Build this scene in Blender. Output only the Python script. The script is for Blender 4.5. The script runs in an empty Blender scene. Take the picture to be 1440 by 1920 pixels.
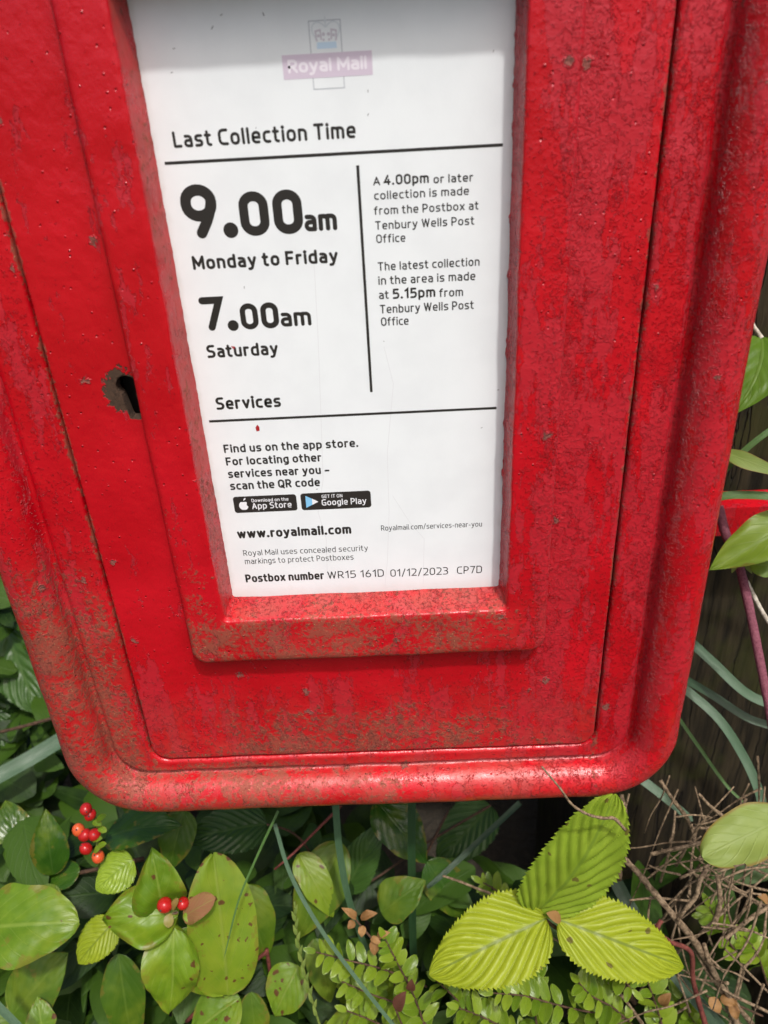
import bpy, math, random
import numpy as np
from mathutils import Vector, noise, Matrix
random.seed(7); rng = np.random.default_rng(7)
scene = bpy.context.scene
COL = scene.collection

# ------------------------------------------------------------------ camera
CAM = np.array([0.06567766, -0.24930028, 0.01714282])
RC = np.array([[0.99876978, -0.0010715, -0.04957599],
               [-0.04384344, -0.48615326, -0.87277303],
               [-0.02316635, 0.87387291, -0.48560217]])      # rows: right, down, forward
cd = bpy.data.cameras.new('camera'); cam = bpy.data.objects.new('camera', cd); COL.objects.link(cam)
cd.sensor_fit = 'VERTICAL'; cd.sensor_height = 36.0; cd.lens = 27.0
cd.clip_start = 0.01; cd.clip_end = 500
m = Matrix.Identity(4)
for i in range(3):
    m[i][0] = RC[0][i]; m[i][1] = -RC[1][i]; m[i][2] = -RC[2][i]; m[i][3] = CAM[i]
cam.matrix_world = m
cd.dof.use_dof = True; cd.dof.focus_distance = 0.31; cd.dof.aperture_fstop = 15.0
scene.camera = cam

# ------------------------------------------------------------------ light
SUN = Vector((0.42, -1.0, 1.95)).normalized()                 # towards the sun
elev = math.asin(SUN.z); rotz = math.atan2(SUN.x, SUN.y)
world = bpy.data.worlds.new('World'); scene.world = world; world.use_nodes = True
wn = world.node_tree.nodes; wl = world.node_tree.links
sky = wn.new('ShaderNodeTexSky'); sky.sky_type = 'NISHITA'; sky.sun_disc = False
sky.sun_elevation = elev; sky.sun_rotation = rotz; sky.air_density = 0.65; sky.dust_density = 6.0; sky.ozone_density = 1.0
bg = wn['Background']; bg.inputs['Strength'].default_value = 0.165
wl.new(sky.outputs[0], bg.inputs['Color'])
sd = bpy.data.lights.new('sun', 'SUN'); sd.energy = 2.4; sd.angle = math.radians(2.5); sd.color = (1.0, 0.98, 0.95)
sun = bpy.data.objects.new('sun', sd); COL.objects.link(sun); sun.location = (1, -2, 4)
sun.rotation_euler = SUN.to_track_quat('Z', 'Y').to_euler()
scene.view_settings.view_transform = 'Standard'; scene.view_settings.look = 'None'
scene.view_settings.gamma = 1.0; scene.view_settings.use_curve_mapping = False
scene.view_settings.exposure = 0.24
scene.cycles.max_bounces = 8; scene.cycles.diffuse_bounces = 4; scene.cycles.transparent_max_bounces = 6

# ------------------------------------------------------------------ helpers
def Q(px, py, d):                       # photo measurement -> point at depth d metres
    v = np.array([(px - 720) / 1440 * d, (py - 960) / 1440 * d, d])
    return CAM + RC.T @ v
def bp(px, py, Y=0.0):                  # photo measurement -> point on the plane y = Y
    v = RC.T @ np.array([(px - 720) / 1440, (py - 960) / 1440, 1.0])
    return CAM + v * (Y - CAM[1]) / v[1]
def base_of(p):
    b = np.zeros(3)
    while p is not None:
        b = b + np.array(p.location); p = p.parent
    return b
def tag(o, label=None, cat=None, group=None, kind=None):
    if label: o['label'] = label
    if cat: o['category'] = cat
    if group: o['group'] = group
    if kind: o['kind'] = kind
    return o
def thing(name, label, cat, loc, group=None):
    o = bpy.data.objects.new(name, None); COL.objects.link(o); o.location = loc
    o.empty_display_size = 0.02
    return tag(o, label, cat, group)
def mesh_obj(name, V, F, mat, parent=None, smooth=True, uv=None, attr=None, origin=None):
    V = np.asarray(V, float)
    b = base_of(parent)
    if parent is None and origin is not None: b = np.asarray(origin, float)
    me = bpy.data.meshes.new(name)
    me.from_pydata((V - b).tolist(), [], F)
    if smooth: me.polygons.foreach_set('use_smooth', [True] * len(me.polygons))
    if uv is not None:
        lay = me.uv_layers.new(name='UVMap')
        idx = np.zeros(len(me.loops), int); me.loops.foreach_get('vertex_index', idx)
        lay.data.foreach_set('uv', np.asarray(uv, float)[idx].ravel())
    if attr is not None:
        a = me.color_attributes.new('wear', 'FLOAT_COLOR', 'POINT')
        attr = np.asarray(attr, float); c = np.zeros((len(V), 4)); c[:, :attr.shape[1]] = attr
        a.data.foreach_set('color', c.ravel())
    me.materials.append(mat); me.update()
    o = bpy.data.objects.new(name, me); COL.objects.link(o)
    if parent is not None: o.parent = parent
    elif origin is not None: o.location = b
    return o
def sm(a, b, x):
    t = np.clip((x - a) / (b - a), 0, 1); return t * t * (3 - 2 * t)

# ------------------------------------------------------------------ material kit
class NT:
    def __init__(s, name):
        s.mat = bpy.data.materials.new(name); s.mat.use_nodes = True
        s.n = s.mat.node_tree.nodes; s.l = s.mat.node_tree.links
        s.p = s.n['Principled BSDF']; s.out = s.n['Material Output']
    def new(s, t, **k):
        nd = s.n.new(t)
        for a, v in k.items(): setattr(nd, a, v)
        return nd
    def put(s, sock, v):
        if isinstance(v, bpy.types.NodeSocket): s.l.new(v, sock)
        else: sock.default_value = v
    def math(s, op, a, b=0.0, c=0.0, clamp=False):
        nd = s.new('ShaderNodeMath', operation=op, use_clamp=clamp)
        for i, v in enumerate((a, b, c)): s.put(nd.inputs[i], v)
        return nd.outputs[0]
    def noise(s, vec, scale, detail=3.0, rough=0.55, dist=0.0, color=False):
        nd = s.new('ShaderNodeTexNoise'); s.put(nd.inputs['Vector'], vec)
        nd.inputs['Scale'].default_value = scale; nd.inputs['Detail'].default_value = detail
        nd.inputs['Roughness'].default_value = rough; nd.inputs['Distortion'].default_value = dist
        return nd.outputs['Color'] if color else nd.outputs['Fac']
    def voro(s, vec, scale, feat='F1', out='Distance', rnd=1.0):
        nd = s.new('ShaderNodeTexVoronoi', feature=feat); s.put(nd.inputs['Vector'], vec)
        nd.inputs['Scale'].default_value = scale; nd.inputs['Randomness'].default_value = rnd
        return nd.outputs[out]
    def step(s, x, a, b):
        nd = s.new('ShaderNodeMapRange', interpolation_type='SMOOTHSTEP'); s.put(nd.inputs[0], x)
        s.put(nd.inputs[1], a); s.put(nd.inputs[2], b); nd.inputs[3].default_value = 0; nd.inputs[4].default_value = 1
        return nd.outputs[0]
    def mix(s, f, a, b, mode='MIX'):
        nd = s.new('ShaderNodeMix', data_type='RGBA', blend_type=mode)
        s.put(nd.inputs[0], f)
        for i, v in ((6, a), (7, b)):
            s.put(nd.inputs[i], v if isinstance(v, bpy.types.NodeSocket) else (*v, 1.0))
        return nd.outputs[2]
    def lerp(s, f, a, b):
        return s.math('ADD', s.math('MULTIPLY', f, s.math('SUBTRACT', b, a)), a)
    def vscale(s, vec, sc):
        nd = s.new('ShaderNodeMapping'); s.put(nd.inputs[0], vec); nd.inputs['Scale'].default_value = sc
        return nd.outputs[0]
    def warp(s, vec, scale, amt):
        c = s.noise(vec, scale, 3.0, color=True)
        a = s.new('ShaderNodeVectorMath', operation='SUBTRACT'); s.put(a.inputs[0], c); a.inputs[1].default_value = (.5, .5, .5)
        b = s.new('ShaderNodeVectorMath', operation='SCALE'); s.put(b.inputs[0], a.outputs[0]); b.inputs['Scale'].default_value = amt
        d = s.new('ShaderNodeVectorMath', operation='ADD'); s.put(d.inputs[0], vec); s.put(d.inputs[1], b.outputs[0])
        return d.outputs[0]
    def obj(s):
        return s.new('ShaderNodeTexCoord').outputs['Object']
    def bump(s, h, strength, dist):
        nd = s.new('ShaderNodeBump'); s.put(nd.inputs['Height'], h)
        nd.inputs['Strength'].default_value = strength; nd.inputs['Distance'].default_value = dist
        s.l.new(nd.outputs[0], s.p.inputs['Normal']); return nd.outputs[0]
    def set(s, **k):
        for a, v in k.items():
            sk = s.p.inputs[a.replace('_', ' ')]
            if isinstance(v, tuple) and len(v) == 3: v = (*v, 1.0)
            s.put(sk, v)

def flat_mat(name, col, rough=0.5, **k):
    t = NT(name); t.set(Base_Color=col, Roughness=rough, **k); return t.mat

def paint_mat():
    t = NT('old_red_paint'); P = t.obj()
    at = t.new('ShaderNodeVertexColor', layer_name='wear')
    sp = t.new('ShaderNodeSeparateColor'); t.l.new(at.outputs[0], sp.inputs[0])
    dirt, peel, rust = sp.outputs[0], sp.outputs[1], sp.outputs[2]
    Pw = t.warp(P, 260.0, 0.0035)
    Pv = t.vscale(Pw, (1.0, 1.0, 0.22)); Pc = t.warp(Pw, 750.0, 0.0042)
    Pv2 = t.vscale(Pw, (1.0, 1.0, 0.6))
    # flaked layers: sharp cliffs of successive coats
    n1 = t.noise(Pv, 95.0, 8.0, 0.68)
    pk = t.math('MULTIPLY', peel, 0.11)
    L1 = t.step(t.math('ADD', n1, pk), 0.595, 0.612)
    n2 = t.noise(Pv2, 230.0, 6.0, 0.66)
    L2 = t.step(t.math('ADD', n2, pk), 0.69, 0.71)
    n3 = t.noise(P, 620.0, 4.0, 0.65)
    L3 = t.step(t.math('ADD', n3, t.math('MULTIPLY', peel, 0.14)), 0.68, 0.715)
    broad = t.noise(P, 22.0, 3.0, 0.5)
    lump = t.noise(P, 120.0, 3.0, 0.5); brush = t.noise(t.vscale(Pw, (1.0, 1.0, 0.05)), 700.0, 3.0, 0.6)
    dust_sheen = at.outputs['Alpha']
    grain = t.noise(P, 2600.0, 2.0, 0.5)
    pit = t.voro(Pc, 150.0)
    pitc = t.new('ShaderNodeSeparateColor'); t.l.new(t.voro(Pc, 150.0, out='Color'), pitc.inputs[0])
    sel = t.math('GREATER_THAN', pitc.outputs[0], 0.93)
    pr = t.math('MULTIPLY', t.math('POWER', pitc.outputs[1], 2.0), 0.26)
    chip = t.math('MULTIPLY', sel, t.math('LESS_THAN', pit, pr))
    ring = t.math('MULTIPLY', sel, t.step(t.math('ABSOLUTE', t.math('SUBTRACT', pit, pr)), 0.10, 0.0))
    pv2 = t.voro(P, 430.0); pc2 = t.new('ShaderNodeSeparateColor'); t.l.new(t.voro(P, 430.0, out='Color'), pc2.inputs[0])
    pits = t.math('MULTIPLY', t.math('GREATER_THAN', pc2.outputs[0], 0.80), t.step(pv2, t.math('ADD', t.math('MULTIPLY', pc2.outputs[1], 0.22), 0.08), 0.02))
    # colour
    c = t.mix(t.step(broad, 0.3, 0.7), (0.40, 0.0015, 0.007), (0.49, 0.004, 0.012))
    c = t.mix(t.math('MULTIPLY', L1, 0.8), c, (0.42, 0.013, 0.024))
    c = t.mix(t.math('MULTIPLY', L2, 0.55), c, (0.37, 0.004, 0.010))
    c = t.mix(t.math('MULTIPLY', t.step(n3, 0.55, 0.75), 0.16), c, (0.28, 0.006, 0.012))
    c = t.mix(t.math('MULTIPLY', pits, 0.6), c, (0.17, 0.006, 0.008))
    # dirt and algae sitting on the paint, plus a painted dusty pink sheen
    dn = t.math('ADD', t.math('MULTIPLY', n3, 0.42), t.math('ADD', t.math('MULTIPLY', t.noise(P, 240.0, 7.0, 0.72), 0.28), t.math('MULTIPLY', t.noise(P, 60.0, 5.0, 0.6), 0.30)))
    thr = t.math('SUBTRACT', 0.70, t.math('MULTIPLY', dirt, 0.235))
    dm = t.step(dn, t.math('SUBTRACT', thr, 0.025), t.math('ADD', thr, 0.05))
    dcol = t.mix(t.noise(P, 900.0, 3.0), (0.110, 0.036, 0.020), (0.22, 0.085, 0.040))
    dust_sheen_m = t.math('MULTIPLY', dust_sheen, t.step(t.noise(Pw, 75.0, 6.0, 0.65), 0.30, 0.68))
    c = t.mix(t.math('MULTIPLY', dust_sheen_m, 0.55), c, (0.30, 0.070, 0.048))
    c = t.mix(t.math('MULTIPLY', dm, 0.66), c, dcol)
    fl = t.math('MULTIPLY', t.math('GREATER_THAN', t.noise(P, 1500.0, 2.0, 0.6), 0.68), t.math('MULTIPLY', dm, t.step(dirt, 0.3, 0.7)))
    c = t.mix(t.math('MULTIPLY', fl, 0.7), c, (0.50, 0.30, 0.13))
    chipcol = t.mix(t.noise(P, 1300.0, 2.0), (0.10, 0.040, 0.026), (0.24, 0.11, 0.08))
    c = t.mix(t.math('MULTIPLY', chip, 0.8), c, chipcol)
    rn = t.math('ADD', t.noise(P, 420.0, 4.0, 0.65), t.math('MULTIPLY', rust, 1.0))
    rm = t.step(rn, 0.94, 1.0)
    rcol = t.mix(t.noise(P, 700.0, 3.0), (0.016, 0.009, 0.005), (0.090, 0.045, 0.022))
    c = t.mix(rm, c, rcol)
    t.set(Base_Color=c)
    r = t.lerp(L1, 0.24, 0.34); r = t.lerp(L2, r, 0.26); r = t.lerp(dust_sheen_m, r, 0.46); r = t.lerp(dm, r, 0.72)
    r = t.lerp(chip, r, 0.8); r = t.lerp(rm, r, 0.9)
    t.set(Roughness=r, Specular_IOR_Level=0.5)
    h = t.math('ADD', t.math('MULTIPLY', L1, -0.30), t.math('MULTIPLY', L2, 0.5))
    h = t.math('ADD', h, t.math('MULTIPLY', L3, 0.75))
    h = t.math('ADD', h, t.math('MULTIPLY', lump, 0.75))
    h = t.math('ADD', h, t.math('MULTIPLY', brush, 0.16))
    h = t.math('ADD', h, t.math('MULTIPLY', grain, 0.05))
    h = t.math('ADD', h, t.math('MULTIPLY', n3, t.math('ADD', t.math('MULTIPLY', peel, 0.28), 0.03)))
    h = t.math('ADD', h, t.math('MULTIPLY', ring, 0.35))
    h = t.math('SUBTRACT', h, t.math('MULTIPLY', chip, 0.5))
    h = t.math('SUBTRACT', h, t.math('MULTIPLY', rm, 0.5))
    h = t.math('ADD', h, t.math('MULTIPLY', dm, 0.06))
    h = t.math('SUBTRACT', h, t.math('MULTIPLY', pits, t.math('SUBTRACT', t.math('MULTIPLY', t.math('GREATER_THAN', pc2.outputs[2], 0.5), 0.9), 0.45)))
    t.bump(h, 0.85, 0.0008)
    return t.mat
PAINT = paint_mat()

BX = 0.049
def paper_mat():
    t = NT('white_notice_card'); P = t.obj()
    n = t.noise(P, 60.0, 4.0); g = t.noise(P, 1400.0, 3.0)
    c = t.mix(t.step(n, 0.35, 0.7), (0.765, 0.795, 0.80), (0.73, 0.758, 0.765))
    d = t.math('GREATER_THAN', t.noise(P, 330.0, 4.0, 0.7), 0.735)
    c = t.mix(t.math('MULTIPLY', d, 0.10), c, (0.45, 0.44, 0.42))
    sx = t.new('ShaderNodeSeparateXYZ'); t.l.new(P, sx.inputs[0])
    ex = t.math('ADD', t.math('SUBTRACT', sx.outputs[0], 0.0502 - BX), t.math('MULTIPLY', t.math('SUBTRACT', t.noise(P, 160.0, 5.0, .6), .5), 0.004))
    edge = t.step(t.math('ABSOLUTE', ex), 0.0505, 0.0535)
    ez = t.step(t.math('ADD', sx.outputs[2], t.math('MULTIPLY', t.math('SUBTRACT', t.noise(P, 120.0, 5.0, .6), .5), 0.008)), 0.27 - 0.151, 0.27 - 0.1575)
    em = t.math('MULTIPLY', t.math('MAXIMUM', edge, ez), 0.30)
    c = t.mix(em, c, (0.40, 0.35, 0.29))
    t.set(Base_Color=c, Roughness=0.30, Specular_IOR_Level=0.4)
    t.bump(g, 0.12, 0.0002); return t.mat
PAPER = paper_mat()
INK = flat_mat('black_ink', (0.022, 0.019, 0.017), 0.38)
BADGE = flat_mat('badge_black', (0.026, 0.022, 0.020), 0.38)
WHITE_INK = flat_mat('white_ink', (0.78, 0.79, 0.81), 0.4)
PURPLE = flat_mat('faded_mauve_ink', (0.60, 0.51, 0.60), 0.4)
PALE_TXT = flat_mat('faded_pale_ink', (0.76, 0.71, 0.76), 0.4)
GREY_LINE = flat_mat('faded_grey_ink', (0.42, 0.44, 0.47), 0.4)
CROWN_GREY = flat_mat('faded_crown_grey', (0.60, 0.64, 0.66), 0.4)
CROWN_PLUM = flat_mat('faded_crown_plum', (0.54, 0.50, 0.55), 0.4)
CROWN_BLUE = flat_mat('faded_crown_blue', (0.52, 0.66, 0.78), 0.4)
PLAY_BLUE = flat_mat('play_blue', (0.22, 0.52, 0.78), 0.4)
HAIR = flat_mat('hairline_crack', (0.66, 0.67, 0.68), 0.5)
SPECK = flat_mat('dark_speck', (0.03, 0.025, 0.022), 0.6)
REDFLAKE = flat_mat('red_flake', (0.35, 0.01, 0.015), 0.45)
DARK_METAL = flat_mat('dark_lock_metal', (0.06, 0.055, 0.045), 0.45, Metallic=0.6)
BLACK = flat_mat('inside_black', (0.012, 0.011, 0.010), 0.9)

# ================================================================== POST BOX
BX = 0.049
box_base = np.array([BX, 0.05, -0.27])
post_box = thing('post_box', 'weathered red cast iron post box with a white collection notice', 'post box', box_base)

def rrect(x0, x1, z0, z1, r, step=0.0013, n_c=14, counts=None):
    """rounded rectangle loop, counter-clockwise seen from the front, fixed counts per side"""
    if counts is None:
        counts = (int((x1 - x0) / step), int((z1 - z0) / step))
    nx, nz = counts; P = []
    def line(a, b, n):
        for i in range(n): P.append((a[0] + (b[0] - a[0]) * i / n, a[1] + (b[1] - a[1]) * i / n))
    def arc(cx, cz, a0):
        for i in range(n_c):
            a = a0 + math.pi / 2 * i / n_c; P.append((cx + r * math.cos(a), cz + r * math.sin(a)))
    line((x0 + r, z0), (x1 - r, z0), nx); arc(x1 - r, z0 + r, -math.pi / 2)
    line((x1, z0 + r), (x1, z1 - r), nz); arc(x1 - r, z1 - r, 0)
    line((x1 - r, z1), (x0 + r, z1), nx); arc(x0 + r, z1 - r, math.pi / 2)
    line((x0, z1 - r), (x0, z0 + r), nz); arc(x0 + r, z0 + r, math.pi)
    return np.array(P)
def loops_mesh(loops, closed=False):
    """loops: list of (N,3) -> verts, faces"""
    n = len(loops[0]); V = np.vstack(loops); F = []
    k = len(loops); ar = range(n)
    for j in range(k if closed else k - 1):
        a, b = j * n, ((j + 1) % k) * n
        F += [(a + i, a + (i + 1) % n, b + (i + 1) % n, b + i) for i in ar]
    return V, F
def ring(rect, off, Y, counts):
    x0, x1, z0, z1, r = rect
    p = rrect(x0 - off, x1 + off, z0 - off, z1 + off, max(r + off, 0.0006), counts=counts)
    return np.column_stack([p[:, 0], np.full(len(p), Y), p[:, 1]])
def rough_up(V, amp, sc, seed, amp2=0.0, sc2=700):
    """lumpy old paint: small real displacement"""
    out = V.copy()
    for i, v in enumerate(V):
        p = Vector((v[0] * sc + seed, v[1] * sc, v[2] * sc))
        d = noise.noise_vector(p) * amp
        if amp2: d = d + noise.noise_vector(Vector((v[0] * sc2 + seed, v[1] * sc2, v[2] * sc2))) * amp2
        out[i] += (d.x, d.y, d.z)
    return out

DOOR = (-0.0490, 0.1452, -0.2400, 0.165, 0.0075)
BEAD = (-0.0650, 0.1586, -0.2465, 0.205, 0.0130)
FRM = (-0.0200, 0.1198, -0.1815, 0.066, 0.0065)
OPEN = (-0.0048, 0.1042, -0.1605, 0.0447, 0.0018)
PLT = (-0.0022, 0.1026, -0.1566, 0.0437, 0.0014)
CNT = (150, 250)
YD = -0.0042          # door face
YF = -0.0112          # frame face
KEY = bp(241, 738, YD)

def wear_sheen_masks(V, part):
    x, y, z = V[:, 0], V[:, 1], V[:, 2]
    band = np.exp(-((x - 0.1222) / 0.0075) ** 2) * sm(-0.24, -0.2, z) + 0.6 * np.exp(-((x - 0.158) / 0.006) ** 2)
    dirt = np.zeros(len(V)); peel = 0.25 + 0.65 * sm(0.085, 0.125, x); rust = np.zeros(len(V))
    if part == 'door':
        dirt = 0.95 * sm(-0.178, -0.236, z) * (0.45 + 0.55 * sm(0.135, 0.085, x)) * (0.5 + 0.5 * sm(-0.045, 0.0, x))
        dirt = np.maximum(dirt, 0.9 * sm(-0.229, -0.239, z))
        peel = np.maximum(peel * 0.9, 0.75 * sm(-0.185, -0.21, z))
        peel = np.where((x < 0.0) & (z > -0.19), 0.0, peel)
        e = np.minimum(x - DOOR[0], DOOR[1] - x)
        dirt = np.maximum(dirt, 0.9 * sm(0.0022, 0.0004, e))
        d = np.hypot(x - KEY[0] + 0.0008, (z - KEY[2]) * 0.8)
        rust = 0.70 * sm(0.0118, 0.0035, np.hypot(x - KEY[0] + 0.0016, (z - KEY[2] - .001) * 0.85))
    elif part == 'frame':
        dirt = 0.55 * sm(-0.145, -0.165, z) * sm(0.125, 0.09, x) + 0.35 * sm(-0.145, -0.165, z)
        dirt = np.maximum(dirt, 0.62 * sm(-0.075, -0.15, z) * sm(0.02, 0.0, x))
        inner = (y > YF + 0.0012) & (x > -0.006) & (x < 0.1055) & (z > -0.163)
        dirt = np.where(inner & (x < 0.02) & (z > -0.157), 0.62, dirt)
        dirt = np.where(inner & (z < -0.1555), 0.60, dirt)
        peel = np.where(inner, 0.9, peel); peel = np.where((x < 0.0) & (z > -0.1), 0.12, peel)
    elif part == 'body':
        left = sm(-0.045, -0.055, x)
        dirt = 0.95 * left * sm(-0.095, -0.165, z)
        bot = sm(-0.238, -0.246, z)
        dirt = np.maximum(dirt, bot * (0.86 - 0.55 * sm(0.0, 0.14, x)))
        e = np.minimum(np.abs(x - DOOR[0]), np.abs(x - DOOR[1]))
        dirt = np.maximum(dirt, np.where(x < 0, 1.0, .8) * sm(0.0034, 0.0004, e))
        peel = np.maximum(peel, 0.65 * left)
    dust_sheen = np.zeros(len(V))  # dusty pink tone: sky sheen and lit inner faces painted into the colour
    if part == 'body': dust_sheen = np.maximum(sm(-0.236, -0.250, z) * (1 - 0.75 * sm(0.09, 0.17, x)), 0.8 * sm(-0.045, -0.06, x) * sm(-0.11, -0.2, z))
    if part == 'frame': dust_sheen = np.maximum(np.where((y > YF + .0012) & ((z < -0.1555) | (x < .02)) & (x > -.006) & (x < .1055), 1.0, 0.0), 0.45 * sm(-0.15, -0.175, z))
    if part == 'door': dust_sheen = 0.55 * sm(-0.19, -0.235, z)
    peel = np.clip(peel, 0, 1) + 0.55 * band
    if part == 'door':
        fx = np.maximum(np.maximum(FRM[0] - x, x - FRM[1]), np.maximum(FRM[2] - z, z - FRM[3])); dirt = np.maximum(dirt, 0.85 * sm(0.0016, 0.0002, fx) * (0.5 + 0.5 * sm(0.0, -0.06, z)))
    if part == 'frame': dirt = np.maximum(dirt, 0.9 * sm(YD - .0022, YD - .0006, y) * (y < 0) * ((x < FRM[0] + .003) | (x > FRM[1] - .003) | (z < FRM[2] + .003)))
    return np.column_stack([np.clip(dirt, 0, 1), np.clip(peel, 0, 1.6), np.clip(rust, 0, 1), dust_sheen])

# --- body: door rebate, flat margin, rolled bead, side walls, back
def lerp_ring(A, B, t, Y):
    a = rrect(*A[:4], A[4], counts=CNT); b = rrect(*B[:4], B[4], counts=CNT)
    p = a * (1 - t) + b * t
    return np.column_stack([p[:, 0], np.full(len(p), Y), p[:, 1]])
OP = (DOOR[0] - .0009, DOOR[1] + .0008, DOOR[2] - .0007, DOOR[3] + .0008, DOOR[4] + .0006)
L = [ring(OP, 0, 0.060, CNT), ring(OP, 0, 0.012, CNT), ring(OP, 0, 0.004, CNT), ring(OP, 0, 0.000, CNT), ring(OP, 0, -0.0026, CNT),
     ring(OP, 0.00025, -0.0036, CNT), ring(OP, 0.0009, -0.0042, CNT), ring(OP, 0.0018, -0.0044, CNT)]
for k in range(1, 10): L.append(lerp_ring((OP[0] - .0018, OP[1] + .0018, OP[2] - .0018, OP[3] + .0018, OP[4] + .0018), BEAD, k / 10, -0.0044))
prof = [(0.0000, -0.0043), (0.0006, -0.0036), (0.0012, -0.0026), (0.0020, -0.0020), (0.0029, -0.0024), (0.0036, -0.0036)]
cx, cy, rx, ry = 0.0128, -0.0036, 0.0094, 0.0098
for k in range(1, 17):
    a = math.radians(180 - 180 * k / 16); prof.append((cx + rx * math.cos(a), cy - ry * math.sin(a)))
prof += [(0.0221, 0.0008), (0.0212, 0.0040), (0.0190, 0.0062), (0.0160, 0.0074), (0.0130, 0.0082), (0.0120, 0.012), (0.0118, 0.05), (0.0118, 0.085), (0.010, 0.0878)]
for o_, y_ in prof: L.append(ring(BEAD, o_, y_, CNT))
V, F = loops_mesh(L)
n = len(L[0]); F.append(tuple(range(len(V) - n, len(V))))
V = rough_up(V, 0.00030, 75, 3, 0.00010, 520)
mesh_obj('body', V, F, PAINT, post_box, attr=wear_sheen_masks(V, 'body'))

# --- door: closed slab with a rebated hole for the frame, keyhole cut through it
DI = (FRM[0] + .004, FRM[1] - .004, FRM[2] + .004, FRM[3] - .004, 0.003)
L = []
for k in range(0, 26): L.append(lerp_ring(DI, (DOOR[0] + .0014, DOOR[1] - .0014, DOOR[2] + .0014, DOOR[3] - .0014, DOOR[4] - .0014), k / 25, YD))
L += [ring(DOOR, -0.0007, YD + .0001, CNT), ring(DOOR, -0.0002, YD + .0006, CNT), ring(DOOR, 0, YD + .0014, CNT), ring(DOOR, 0, 0.0002, CNT), ring(DI, 0, 0.0002, CNT)]
V, F = loops_mesh(L, closed=True)
V2 = rough_up(V, 0.00022, 60, 11, 0.00007, 480)
door = mesh_obj('door', V2, F, PAINT, post_box, attr=wear_sheen_masks(V2, 'door'))
def keyhole_outline():
    P = []
    kx, kz = KEY[0], KEY[2] + 0.0026
    for i in range(17):
        a = math.radians(-50 + 280 * i / 16); P.append((kx + 0.0037 * math.cos(a), kz + 0.0037 * math.sin(a)))
    P += [(kx - 0.0012, kz - 0.0102), (kx - 0.0006, kz - 0.0114), (kx + 0.0024, kz - 0.0114), (kx + 0.0032, kz - 0.0102)]
    return P
kp = keyhole_outline(); nk = len(kp)
kv = [(x, -0.02, z) for x, z in kp] + [(x, 0.02, z) for x, z in kp]
kf = [tuple(range(nk)), tuple(range(2 * nk - 1, nk - 1, -1))] + [(i, i + nk, (i + 1) % nk + nk, (i + 1) % nk) for i in range(nk)]
cut = mesh_obj('cutter', kv, kf, PAINT, None, smooth=False)
cut.location = (0, 0, 0)
bm_ = door.modifiers.new('b', 'BOOLEAN'); bm_.operation = 'DIFFERENCE'; bm_.object = cut; bm_.solver = 'EXACT'
bpy.context.view_layer.update()
dg = bpy.context.evaluated_depsgraph_get()
nm = bpy.data.meshes.new_from_object(door.evaluated_get(dg)); door.modifiers.clear(); door.data = nm; nm.name = 'door'
bpy.data.objects.remove(cut)
# lock seen through the keyhole
kx, kz = KEY[0], KEY[2]
lv = []; lf = []
def add_box(V, F, x0, x1, y0, y1, z0, z1):
    b = len(V); V += [(x, y, z) for x in (x0, x1) for y in (y0, y1) for z in (z0, z1)]
    F += [tuple(b + i for i in q) for q in ((0, 1, 3, 2), (4, 6, 7, 5), (0, 4, 5, 1), (2, 3, 7, 6), (0, 2, 6, 4), (1, 5, 7, 3))]
add_box(lv, lf, kx - .0010, kx + .0008, .0065, .010, kz - .0092, kz + .0010)
add_box(lv, lf, kx - .0002, kx + .0034, .0066, .010, kz - .0125, kz - .0085)
add_box(lv, lf, kx - .006, kx + .012, .0095, .011, kz - .016, kz + .010)
mesh_obj('lock', lv, lf, DARK_METAL, door, smooth=False)

# --- raised frame round the notice
CF = (110, 190)
def fr(rect, off, Y): return ring(rect, off, Y, CF)
L = [fr(FRM, 0.0006, YD + .0006), fr(FRM, 0.0003, YD - .0004), fr(FRM, 0.0001, YD - .0016), fr(FRM, 0, YD - .0045), fr(FRM, -0.0003, YF + .0014), fr(FRM, -0.0009, YF + .0005), fr(FRM, -0.0020, YF)]
A = rrect(FRM[0] + .002, FRM[1] - .002, FRM[2] + .002, FRM[3] - .002, FRM[4] - .002, counts=CF)
B = rrect(OPEN[0] - .0008, OPEN[1] + .0008, OPEN[2] - .0008, OPEN[3] + .0008, OPEN[4] + .0008, counts=CF)
for k in range(1, 9):
    p = A * (1 - k / 9) + B * k / 9; L.append(np.column_stack([p[:, 0], np.full(len(p), YF), p[:, 1]]))
L += [fr(OPEN, 0.0008, YF), fr(OPEN, 0.0003, YF + .0002), fr(OPEN, 0, YF + .0007)]
Po = rrect(*OPEN[:4], OPEN[4], counts=CF); Pp = rrect(*PLT[:4], PLT[4], counts=CF)
for k in range(1, 8):
    p = Po * (1 - k / 7) + Pp * k / 7; L.append(np.column_stack([p[:, 0], np.full(len(p), YF + .0007 + (-YF + .0003) * k / 7), p[:, 1]]))
V, F = loops_mesh(L)
V = rough_up(V, 0.00030, 70, 23, 0.00007, 520)
jag = np.array([noise.noise(Vector((v[0] * 900, v[1] * 300, v[2] * 420))) for v in V])
right = (V[:, 0] > 0.100) & (V[:, 0] < 0.1052) & (V[:, 1] > YF + .0009)
V[right, 0] -= np.clip(jag[right] - .2, 0, 1) * 0.0014
left = (V[:, 0] < 0.0) & (V[:, 0] > -0.0055) & (V[:, 1] > YF + .0004)
V[left, 0] += jag[left] * 0.00025
mesh_obj('plate_frame', V, F, PAINT, post_box, attr=wear_sheen_masks(V, 'frame'))

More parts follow.
